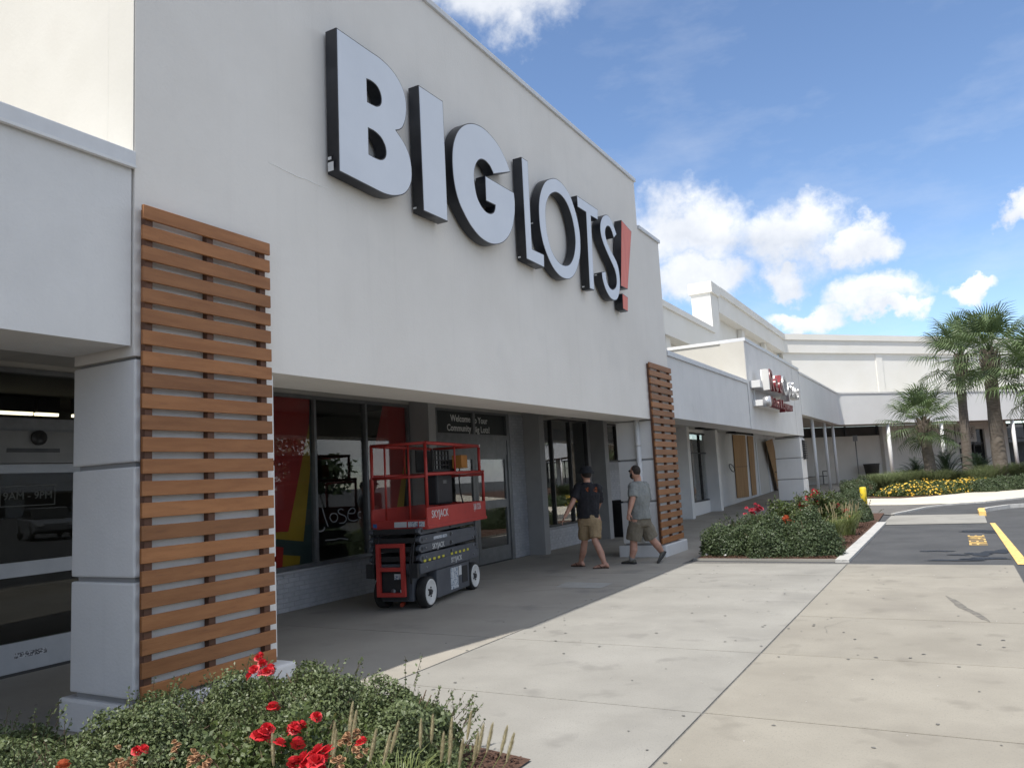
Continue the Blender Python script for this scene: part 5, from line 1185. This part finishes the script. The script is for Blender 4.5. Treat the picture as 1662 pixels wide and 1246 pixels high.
# a tall rose cane that stands up against the trellis
tc_ = thing('rose_cane', 'single tall rose cane with a red cluster in front of the trellis corner', 'rose', (-3.62, 3.62, .02)); top = zpt(424, 1085, .60)
b = MB(); b.tube([(0, 0, 0), (top-Vector(tc_.location))*.6+Vector((.02, 0, .02)), top-Vector(tc_.location)], [.006, .005, .003], 6); b.build('cane', TWIG, tc_)
rg = np.random.default_rng(5); q = np.array(top-Vector(tc_.location)); Pq = np.array([q*rg.uniform(.55, 1.0)+rg.normal(0, .03, 3) for _ in range(60)]); obj('foliage', leaf_mesh('foliage', Pq, rg.normal(0, 1, (60, 3)), .032, .02, rg), LEAFR, tc_)
for px, py in ((420, 1066), (412, 1088), (436, 1088), (424, 1076), (408, 1092), (440, 1083)): cluster(tc_, zpt(px, py, .62), 'r', 2, .008, .8)
cluster(tc_, zpt(425, 1093, .61), 'p', 2, .006, .7)
# fountain grass
def plume_mesh(seed, L_=.12):
    rng = np.random.default_rng(seed); b = MB(); b.lathe([(.001, 0), (.0055, L_*.15), (.0065, L_*.5), (.004, L_*.85), (.0005, L_)], n=7); n = 420
    h = rng.uniform(0, 1, n); a = rng.uniform(0, 6.28, n); r = .0135*np.sin(np.pi*(h*.9+.08))**.7
    for i in range(n):
        z0 = h[i]*L_*.95; p = np.array([.004*math.cos(a[i]), .004*math.sin(a[i]), z0]); e = np.array([r[i]*math.cos(a[i]), r[i]*math.sin(a[i]), z0+.018]); s = np.array([-math.sin(a[i]), math.cos(a[i]), 0])*.0007
        b.add([p-s, p+s, e], [(0, 1, 2)])
    me = b.mesh('plume'); me.materials.append(PLM); return me
PLUMES = [plume_mesh(k) for k in range(3)]
def blades(rng, n, r, h, w=.005, lean=.6):
    b = MB()
    for _ in range(n):
        a = rng.uniform(0, 6.28); q = rng.uniform(0, r*.35); p = Vector((q*math.cos(a), q*math.sin(a), 0)); L_ = h*rng.uniform(.6, 1.1); ln = rng.uniform(.1, lean); a2 = a+rng.uniform(-.6, .6); d = Vector((math.cos(a2), math.sin(a2), 0)); s = Vector((-d.y, d.x, 0))*w*rng.uniform(.6, 1.2)
        pts = [p, p+d*(L_*ln*.25)+Vector((0, 0, L_*.45)), p+d*(L_*ln*.65)+Vector((0, 0, L_*.75)), p+d*(L_*ln*1.2)+Vector((0, 0, L_*.82))]
        b.add([pts[0]-s, pts[0]+s, pts[1]-s, pts[1]+s, pts[2]-s*.7, pts[2]+s*.7, pts[3]], [(0, 1, 3, 2), (2, 3, 5, 4), (4, 5, 6)])
    return b
def grass(label, x, y, r, h, n, seed, plumes=(), nplume=0, m=GRS, group=None, w=.005, name='fountain_grass', cat='grass', pscale=1., lean=.6):
    rng = random.Random(seed); t = thing(name, label, cat, (x, y, zg(y)+.015), 0, group); blades(rng, n, r, h, w, lean).build('blades', m, t, fixn=False); st = MB()
    tops = [Vector(p)-Vector(t.location) for p in plumes]
    for _ in range(nplume):
        a = rng.uniform(0, 6.28); q = r*rng.uniform(.2, 1.0); tops.append(Vector((q*math.cos(a), q*math.sin(a), h*rng.uniform(.75, 1.15))))
    for p in tops:
        bs = Vector((p.x*.45, p.y*.45, 0)); st.tube([bs, bs*.4+p*.6, p], [.0022, .0018, .0014], 4, cap=False); d = Vector((p.x*.6, p.y*.6, .9)).normalized()
        o = inst('plume', PLUMES[rng.randrange(3)], t, p, (0, 0, 0), (pscale,)*3); o.rotation_mode = 'QUATERNION'; o.rotation_quaternion = d.to_track_quat('Z', 'Y')
    if tops: st.build('stalks', GRS, t, fixn=False)
    return t
GG = 'fountain grass clumps in the planting beds'
grass('fountain grass clump with pale plumes before the rounded shrub', -2.32, 2.95, .30, .40, 240, 1, [zpt(x, y, .40) for x, y in ((682, 1214), (700, 1206), (729, 1212), (758, 1200), (716, 1236), (728, 1240), (776, 1222), (768, 1236), (790, 1220), (812, 1225), (822, 1236), (745, 1246))], group=GG, w=.004, pscale=1.05)
grass('fountain grass clump with pale plumes among the red roses', -2.62, 2.55, .26, .40, 160, 2, [zpt(x, y, .44) for x, y in ((566, 1188), (571, 1204), (538, 1224), (600, 1236), (622, 1240), (634, 1222), (563, 1220), (540, 1238), (444, 1243))], group=GG, w=.004, pscale=1.1)

# ---- bed beside the drive
GB = 'dark evergreen shrubs in the bed beside the drive'
def gb(px, py): p = gp(px, py); return p.x, p.y
for k, (lab, x, y, rx, ry, h, n) in enumerate((
    ('spreading evergreen shrub at the bed corner by the cedar trellis', -3.78, 14.85, .62, .60, .60, 11000), ('wide dark evergreen shrub at the middle of the bed front', -3.02, 14.72, .62, .55, .72, 12000), ('dark evergreen shrub at the front corner by the white kerb', -2.35, 14.72, .55, .55, .80, 12000),
    ('evergreen shrub along the walkway behind the corner shrub', -3.85, 16.2, .60, .75, .62, 9000), ('evergreen shrub along the walkway level with the plywood boards', -3.75, 18.0, .65, .8, .65, 8000), ('rounded dark evergreen shrub next to the yellow bollard', -2.55, 23.2, .72, .85, .85, 10000), ('evergreen shrub at the far end of the bed behind the roses', -3.3, 24.6, .7, .8, .7, 6000))):
    bush(lab, x, y, rx, ry, h, n, .042, .021, LEAFM, 50+k, group=GB, sprig=60, spl=.14)
rb2 = rose_bush('rose bush with pink and orange blooms amid the evergreen shrubs', -3.1, 16.6, .85, .85, 5200, 61, 'rose bushes in the planting beds', .06)
rb3 = rose_bush('tall rose bush with red spikes near the far end of the bed', -2.9, 19.6, .95, .95, 5200, 62, 'rose bushes in the planting beds', .06)
def onp(px, py, Y): return on_axis(px, py, 1, Y)
for px, py, Y, k, n, sp, s, par in ((1220, 831, 16.6, 'p', 8, .045, 1.5, rb2), (1231, 827, 16.6, 'p', 9, .05, 1.5, rb2), (1274, 843, 16.3, 'o', 5, .04, 2.0, rb2), (1281, 850, 16.3, 'o', 4, .05, 1.6, rb2), (1262, 853, 16.2, 'd', 5, .06, 1.6, rb2), (1322, 802, 19.6, 'p', 6, .04, 2.2, rb3), (1319, 812, 19.6, 'r', 5, .05, 2., rb3), (1302, 822, 19.4, 'r', 5, .06, 2., rb3), (1313, 829, 19.4, 'r', 6, .06, 2., rb3), (1345, 822, 20, 'r', 5, .05, 2.2, rb3), (1356, 820, 20, 'p', 5, .05, 2.2, rb3), (1367, 829, 20, 'r', 5, .06, 2., rb3), (1335, 818, 19.8, 'r', 3, .05, 2., rb3), (1376, 845, 19.4, 'o', 3, .05, 1.8, rb3)):
    cluster(par, onp(px, py, Y), k, n, sp, s)
sp_ = MB(); 
for px, py in ((1300, 797), (1305, 806), (1290, 802), (1322, 800)):
    e = onp(px, py, 19.6)-Vector(rb3.location); sp_.tube([(e.x*.5, e.y*.5, .3), e], [.006, .002], 5)
sp_.build('tall_canes', TWIG, rb3); rg = np.random.default_rng(8)
Pq = np.vstack([np.array(onp(px, py, 19.6)-Vector(rb3.location))*np.array([1, 1, 1])+np.column_stack([rg.normal(0, .06, 30), rg.normal(0, .06, 30), -rg.uniform(0, .4, 30)]) for px, py in ((1300, 797), (1305, 806), (1290, 802))]); obj('cane_leaves', leaf_mesh('cane_leaves', Pq, rg.normal(0, 1, (90, 3)), .05, .022, rg), LEAFR, rb3)
grass('plumed fountain grass clump beside the white kerb', -2.22, 16.5, .5, .58, 460, 71, nplume=16, group=GG, w=.008, pscale=1.25)
grass('smaller fountain grass clump further along the white kerb', -2.15, 18.6, .45, .52, 380, 72, nplume=13, group=GG, w=.008, pscale=1.25)
grass('fountain grass clump between the kerb and the last shrub', -2.25, 20.4, .45, .5, 330, 73, nplume=12, group=GG, w=.008, pscale=1.25)
# bark chips and dead leaves on the mulch
rg = np.random.default_rng(77)
def chips(name, n, x0, x1, y0, y1, z, seed, L_=.035):
    rg = np.random.default_rng(seed); P = np.column_stack([rg.uniform(x0, x1, n), rg.uniform(y0, y1, n), np.full(n, z)+rg.uniform(0, .015, n)]); P[:, 2] += np.clip((P[:, 1]-28)*.0255, 0, .42)
    o = obj(name, leaf_mesh(name, P, np.tile([0, 0, 1.], (n, 1)), L_, L_*.45, rg, .5), MULCH); stuff(o); return o
chips('bark_chips', 2600, -2.3, -1.88, 14.1, 22.2, .03, 1)['label'] = 'loose bark chips beside the white kerb'; chips('bark_chips', 900, -4.1, -1.9, 14.15, 14.5, .03, 2)['label'] = 'loose bark chips along the bed front'
chips('bark_chips', 900, -2.75, -2.3, 2.2, 4.1, .02, 3)['label'] = 'loose bark chips in the bed by the trellis pillar'
SHELL = mat('white_shell', (.7, .69, .66), .7)
for px, py in ((1147, 904), (1177, 905)): p = gp(px, py); o = MB().lathe([(0, 0), (.035, .004), (.03, .03), (0, .045)], p+Vector((0, 0, .03)), n=9).build('white_stone', SHELL, None); tag(o, 'small white stone on the mulch at the bed front', 'stone', 'white stones on the mulch')

# ---- palms
FRM = mat('palm_frond_green', (.075, .12, .045), .45, (.15, .205, .085), scale=3, transl=.22, rnd=.25); BARK = mat('palm_bark', (.105, .085, .068), .95, (.175, .15, .125), scale=5, detail=8, bump=.9, bscale=14, stretch=(1, 1, 3)); BOOT = mat('palm_boot', (.10, .078, .055), .9, (.19, .155, .12), scale=7, bump=.4)
def frond_mesh(seed, pet=.95, L_=.95, n=30):
    rng = random.Random(seed); b = MB(); b.tube([(0, 0, 0), (0, pet*.5, .03), (0, pet, 0), (0, pet+.35, -.06)], [.02, .016, .012, .004], 5)
    for k in range(n):
        f = k/(n-1)*2-1; a = f*1.95; o0 = Vector((0, pet+.30*(1-abs(f)), -.04*(1-abs(f)))); d = Vector((math.sin(a), math.cos(a), 0)); l = L_*(1-.22*abs(f))*rng.uniform(.88, 1.08); w = .024
        fold = .10*math.cos(f*1.3); dz = rng.uniform(-.04, .04); s = Vector((d.y, -d.x, 0))*w
        p1 = o0+d*l*.4+Vector((0, 0, fold+dz)); p2 = o0+d*l*.75+Vector((0, 0, fold-.06+dz)); p3 = o0+d*l+Vector((0, 0, -.26-.12*rng.random()))
        b.add([o0-s*.4, o0+s*.4, p1-s, p1+s, p2-s*.75, p2+s*.75, p3], [(0, 1, 3, 2), (2, 3, 5, 4), (4, 5, 6)])
    me = b.mesh('frond'); me.materials.append(FRM); return me
FRONDS = [frond_mesh(k) for k in range(4)]
def palm(label, base, top, r0, r1, nf, seed, fs=1., boots=True):
    rng = random.Random(seed); base = Vector(base); top = Vector(top); t = thing('palm_tree', label, 'palm tree', base, 0, 'cabbage palms in the island bed'); tp = top-base; pts = []; rad = []
    for i in range(15):
        f = i/14; pts.append(tp*f+Vector((.05*math.sin(f*3+seed), .05*math.cos(f*2.3+seed), 0))*(1 if 0 < f < 1 else 0)); rad.append((r0*(1+.35*math.exp(-f*9))*(1-f)+r1*f)*(1+.03*math.sin(i*2.1)))
    pts.insert(0, Vector((0, 0, -.25))); rad.insert(0, r0*1.4); MB().tube(pts, rad, 18).build('trunk', BARK, t)
    if boots:
        for k in range(46):
            f = k/46; a = k*2.399; z = tp.z-.95+f*1.05; rr = r1*(1.02+.35*math.sin(f*3.1)); c = Vector((tp.x*(z/tp.z)+rr*math.cos(a), tp.y*(z/tp.z)+rr*math.sin(a), z)); o = Vector((math.cos(a), math.sin(a), 0)); s = Vector((-o.y, o.x, 0))
            MB().prism([c-s*.07-Vector((0, 0, .12)), c+s*.07-Vector((0, 0, .12)), c+s*.045+o*.09+Vector((0, 0, .16)), c-s*.045+o*.09+Vector((0, 0, .16))], -o*.045).build('leaf_base', BOOT, t)
    for k in range(nf):
        f = (k+.5)/nf; a = k*2.399+rng.uniform(-.2, .2); el = R(82-135*f**1.15+rng.uniform(-8, 8)); sc_ = fs*rng.uniform(.88, 1.1)*(1 if f < .8 else .92)
        d = Vector((math.cos(a)*math.cos(el), math.sin(a)*math.cos(el), math.sin(el))); q = d.to_track_quat('Y', 'Z'); o = inst('frond', FRONDS[k % 4], t, tp+Vector((0, 0, .05-.25*f))+d*.08, (0, 0, 0), (sc_,)*3)
        o.rotation_mode = 'QUATERNION'; o.rotation_quaternion = q @ Vector((0, 1, 0)).rotation_difference(Vector((0, 1, 0))) 
    return t
def pbase(px, Y): P = on_axis(px, 780, 1, Y); return Vector((P.x, Y, zg(Y)))
def ptop(px, py, Y): return on_axis(px, py, 1, Y)
palm('shortest cabbage palm in the island bed before the wing', pbase(1511, 38), ptop(1498, 684, 38), .25, .19, 28, 1, .86)
palm('slender tall cabbage palm between the short and the thick one', pbase(1571, 44), ptop(1559, 578, 44), .21, .19, 29, 2, 1.06)
palm('thick trunked tall cabbage palm with criss-cross leaf bases', pbase(1627, 39), ptop(1606, 572, 39), .27, .25, 32, 3, 1.02)
palm('cabbage palm with low fronds standing past the thick trunked one', pbase(1718, 37), ptop(1695, 610, 37), .24, .21, 34, 4, 1.1)
palm('cabbage palm beside the long wing near its shop windows', (9.5, 50, .42), (9.4, 50.2, 6.4), .24, .2, 30, 5, 1.2, False)
palm('cabbage palm at the far end of the island bed', (15, 58, .42), (15.1, 58, 5.4), .24, .2, 30, 6, 1.2, False)
# ---- cycads
CYM = mat('cycad_green', (.022, .050, .020), .4, (.05, .085, .033), scale=5, transl=.1)
def cyfrond():
    b = MB(); pts = []
    for i in range(13):
        f = i/12; pts.append(Vector((0, f*1.15, .50*math.sin(f*2.2)*.9)))
    b.tube(pts, [.014-.001*i for i in range(13)], 5)
    for i in range(1, 36):
        f = i/36; p = Vector((0, f*1.15, .45*math.sin(f*2.2))); l = .24*math.sin(math.pi*(f*.85+.12))
        for s in (-1, 1): e = p+Vector((s*l*.85, l*.45, l*.18)); w = Vector((0, .009, 0)); b.add([p-w, p+w, e], [(0, 1, 2)])
    me = b.mesh('frond'); me.materials.append(CYM); return me
CYF = cyfrond()
def cycad(label, px, Y, s, seed):
    rng = random.Random(seed); t = thing('cycad', label, 'cycad', pbase(px, Y), 0, 'cycads in the island bed'); MB().lathe([(.14, -.05), (.17, .12), (.12, .24), (0, .28)], n=12).build('stump', BOOT, t)
    for k in range(34): f = k/34; o = inst('frond', CYF, t, (0, 0, .18), (R(62-70*f+rng.uniform(-6, 6)), 0, k*2.399), (s*rng.uniform(.85, 1.1),)*3)
    return t
cycad('cycad with stiff dark fronds beside the shortest palm', 1488, 38.6, 1.0, 1); cycad('broad cycad with stiff dark fronds between the shortest and the slender palm', 1538, 39.5, 1.25, 2); cycad('cycad with stiff dark fronds between slender and thick palm', 1592, 40.5, 1.05, 3)
# ---- island shrubs, grass mounds and lantana
bush('dark round shrub at the tip of the island bed', *gb(1393, 806), .75, .75, .85, 8000, .05, .026, LEAFM, 81, group='dark shrubs in the island bed', sprig=40)
for k, px in enumerate((1600, 1632, 1664)): bush(('low dark shrub next to the yellow flowers', 'low dark shrub in line between two others by the pale walk', 'low dark shrub below the low palm fronds')[k], *gb(px, 795.5-k*2.3+1.5), .7, .7, .55, 5000, .055, .028, LEAFM, 84+k, group='dark shrubs in the island bed', sprig=30)
GM = 'fine grass mounds in the island bed'
for k, (px, py, r, h, lab) in enumerate(((1436, 801, .8, 1.25, 'tall fine grass tuft standing behind the dark round shrub'), (1458, 797, 1.0, 1.05, 'soft grass mound next to the tall grass tuft'), (1480, 794, 1.1, 1.05, 'soft grass mound at the foot of the shortest palm'), (1520, 793, 1.1, .9, 'soft grass mound before the broad cycad'), (1558, 790, 1.2, 1.0, 'soft grass mound before the slender palm'), (1590, 789, 1.2, 1.0, 'soft grass mound at the foot of the thick palm'), (1622, 786, 1.2, 1.05, 'soft grass mound just past the thick palm'), (1655, 784, 1.3, 1.0, 'soft grass mound under the low palm fronds'))):
    x, y = gb(px, py); grass(lab, x, y, r*(1.1+.5*(k % 3)/2), h*(.78+.28*((k*5) % 4)/3), 1300, 90+k, m=MGR, group=GM, w=.010, name='grass_mound', cat='grass', lean=1.15)
LANY = mat('yellow_lantana_bloom', (.72, .40, .02), .6, (.80, .58, .10), scale=6, transl=.15)
for k, (px, py) in enumerate(((1450, 806), (1472, 806), (1494, 804.5), (1516, 803), (1538, 801), (1560, 798.5), (1584, 796.5))):
    x, y = gb(px, py); rx = .85; lab = ('yellow lantana closest to the dark round shrub', 'yellow lantana second in the flower row', 'yellow lantana below the shortest palm', 'yellow lantana in the middle of the flower row', 'yellow lantana below the broad cycad', 'yellow lantana below the slender palm', 'last yellow lantana of the row near the low shrubs')[k]
    y += .35; t = bush(lab, x, y, rx, .7, .55 if k else .45, 4200, .05, .03, LEAFR, 100+k, name='lantana', cat='flowers', group='yellow lantana plants along the island edge', sprig=0, amp=.2)
    rg = np.random.default_rng(200+k); P, Nn = bush_points(150 if k else 40, rx*1.03, .72, .60 if k else .48, rg, inner=.98, amp=.2); b = MB()
    for p, n_ in zip(P, Nn):
        n3 = Vector(n_); u_ = n3.orthogonal().normalized(); v_ = n3.cross(u_); r = rg.uniform(.025, .05); c = Vector(p)
        b.add([c+n3*.018]+[c+(u_*math.cos(q)+v_*math.sin(q))*r*(1 if i % 2 else .75) for i, q in enumerate([2*math.pi*i/8 for i in range(8)])], [(0, i+1, (i+1) % 8+1) for i in range(8)])
    stuff(b.build('blooms', LANY, t, fixn=False))

# ---- things under the far canopy
BEN = mat('black_bench_steel', (.015, .015, .016), .5)
bp = gp(1372, 786); be = thing('bench', 'low black metal bench under the canopy behind the thin columns', 'bench', (-6.9, 46.6, .42), math.atan2(U.x, U.y)*-1)
for y0 in (-.95, .95): 
    for x0 in (-.22, .22): MB().tube([(x0, y0, 0), (x0, y0, .45)], .025, 8).build('leg', BEN, be)
    MB().tube([(-.22, y0, .45), (-.22, y0, .72), (.22, y0, .72), (.22, y0, .45)], .022, 8).build('armrest', BEN, be)
for k in range(4): MB().box(-.22+k*.115, -.13+k*.115, -.95, .95, .44, .47).build('seat_slat', BEN, be)
pl = thing('planter_tub', 'dark round planter tub standing against the taupe wall', 'planter', W(wpx(1416, 770, -2.3)[0], -2.3, .42)); MB().lathe([(.30, 0), (.42, .9), (.45, 1.0), (.40, 1.0), (.36, .9)], n=18).build('tub', mat('dark_tub', (.03, .028, .025), .7), pl); MB().lathe([(.36, .88), (.0, .89)], n=18).build('soil', MULCH, pl)
sg = thing('sign_post', 'thin pole with a small grey plate near the bench', 'post', W(wpx(1394, 770, -1.6)[0], -1.6, .42)); MB().tube([(0, 0, 0), (0, 0, 2.3)], .03, 8).build('pole', ALU, sg); MB().box(-.12, .12, -.012, .012, 2.3, 2.62).build('plate', ALU, sg)
sco = thing('kick_scooter', 'small scooter parked behind the pillar at the canopy end', 'scooter', (-7.0, 38.2, zg(38.2)), .3)
MB().box(-.08, .08, -.4, .4, .10, .14).build('deck', BEN, sco, bevel=.01); MB().tube([(0, .38, .12), (0, .30, 1.05)], .022, 8).build('steering_post', ALU, sco); MB().tube([(-.25, .30, 1.05), (.25, .30, 1.05)], .02, 8).build('handlebar', BEN, sco)
for y0 in (-.42, .42): MB().lathe([(.0, -.03), (.09, -.03), (.11, 0), (.09, .03), (0, .03)], (0, y0, .11), 'x', 16).build('wheel', RUB, sco)

# ---- parked cars seen in the glass; tree belt added to hide the bright horizon there
def car(label, x, y, rz, m, suv):
    t = thing('parked_car', label, 'car', (x, y, 0), rz, 'cars parked in the car park'); h = 1.75 if suv else 1.45
    low = [(-2.3, .45), (-2.32, .80), (-1.5, .95), (1.9, 1.0), (2.25, .92), (2.3, .45), (1.75, .30), (-1.75, .30)]; MB().prism([(a, -.88, b_) for a, b_ in low], (0, 1.76, 0)).build('body', m, t, bevel=.06)
    roof = [(-1.35, .97), (-.55, h), (1.55 if suv else .9, h-.02), (2.1 if suv else 1.75, 1.0)]; gh = MB().prism([(a, -.78, b_) for a, b_ in roof], (0, 1.56, 0)).build('window_band', mat('car_glass', (.012, .014, .016), .1), t, bevel=.04)
    MB().prism([(-.60, -.74, h-.05), (-.45, -.74, h+.03), (1.4 if suv else .8, -.74, h+.02), (1.55 if suv else .95, -.74, h-.05)], (0, 1.48, 0)).build('roof', m, t, bevel=.02)
    for a in (-1.42, 1.42):
        for s in (-1, 1): w_ = MB().lathe([(0, -.1), (.25, -.1), (.33, -.06), (.33, .06), (.25, .1), (0, .1)], (a, s*.84, .33), 'y', 20).build('wheel', RUB, t); MB().lathe([(0, -.012), (.2, -.012), (.2, .012), (0, .012)], (a, s*.945, .33), 'y', 14).build('rim', ALU, w_)
    for s in (-1, 1): MB().box(-2.345, -2.30, s*.66-.16, s*.66+.16, .66, .78).build('headlight', DECW, t)
    return t
CW = mat('white_car_paint', (.62, .63, .63), .25, coat=.6); CS = mat('silver_car_paint', (.32, .33, .34), .3, metal=.5, coat=.5); CD = mat('dark_car_paint', (.03, .035, .045), .25, coat=.6)
for k, (x, y, m, suv, lab) in enumerate(((24.0, 27.0, CS, True, 'silver tall estate car parked across the drive'), (21.5, 22.0, CS, False, 'silver low saloon parked beside the silver estate car'), (25.5, 33.5, CS, False, 'silver saloon parked two bays beyond the estate car'), (24, 12, CD, True, 'dark tall estate car parked alone across the drive'), (26, 41, CD, False, 'dark saloon parked past the silver one'))): car(lab, x, y, R(90-70), m, suv)
rg = np.random.default_rng(3); n = 16000; yb = rg.uniform(-70, 110, n); hb2 = 7+4*np.sin(yb*.21)+2.5*np.sin(yb*.53+1); P = np.column_stack([82+rg.normal(0, 2.2, n), yb, hb2*rg.uniform(.05, 1.05, n)**.7]); o = obj('added_tree_belt', leaf_mesh('added_tree_belt', P, rg.normal(0, 1, (n, 3)), 1.1, .8, rg), LEAFM); stuff(o); o['label'] = 'added belt of trees beyond the car park blocking the horizon glow'
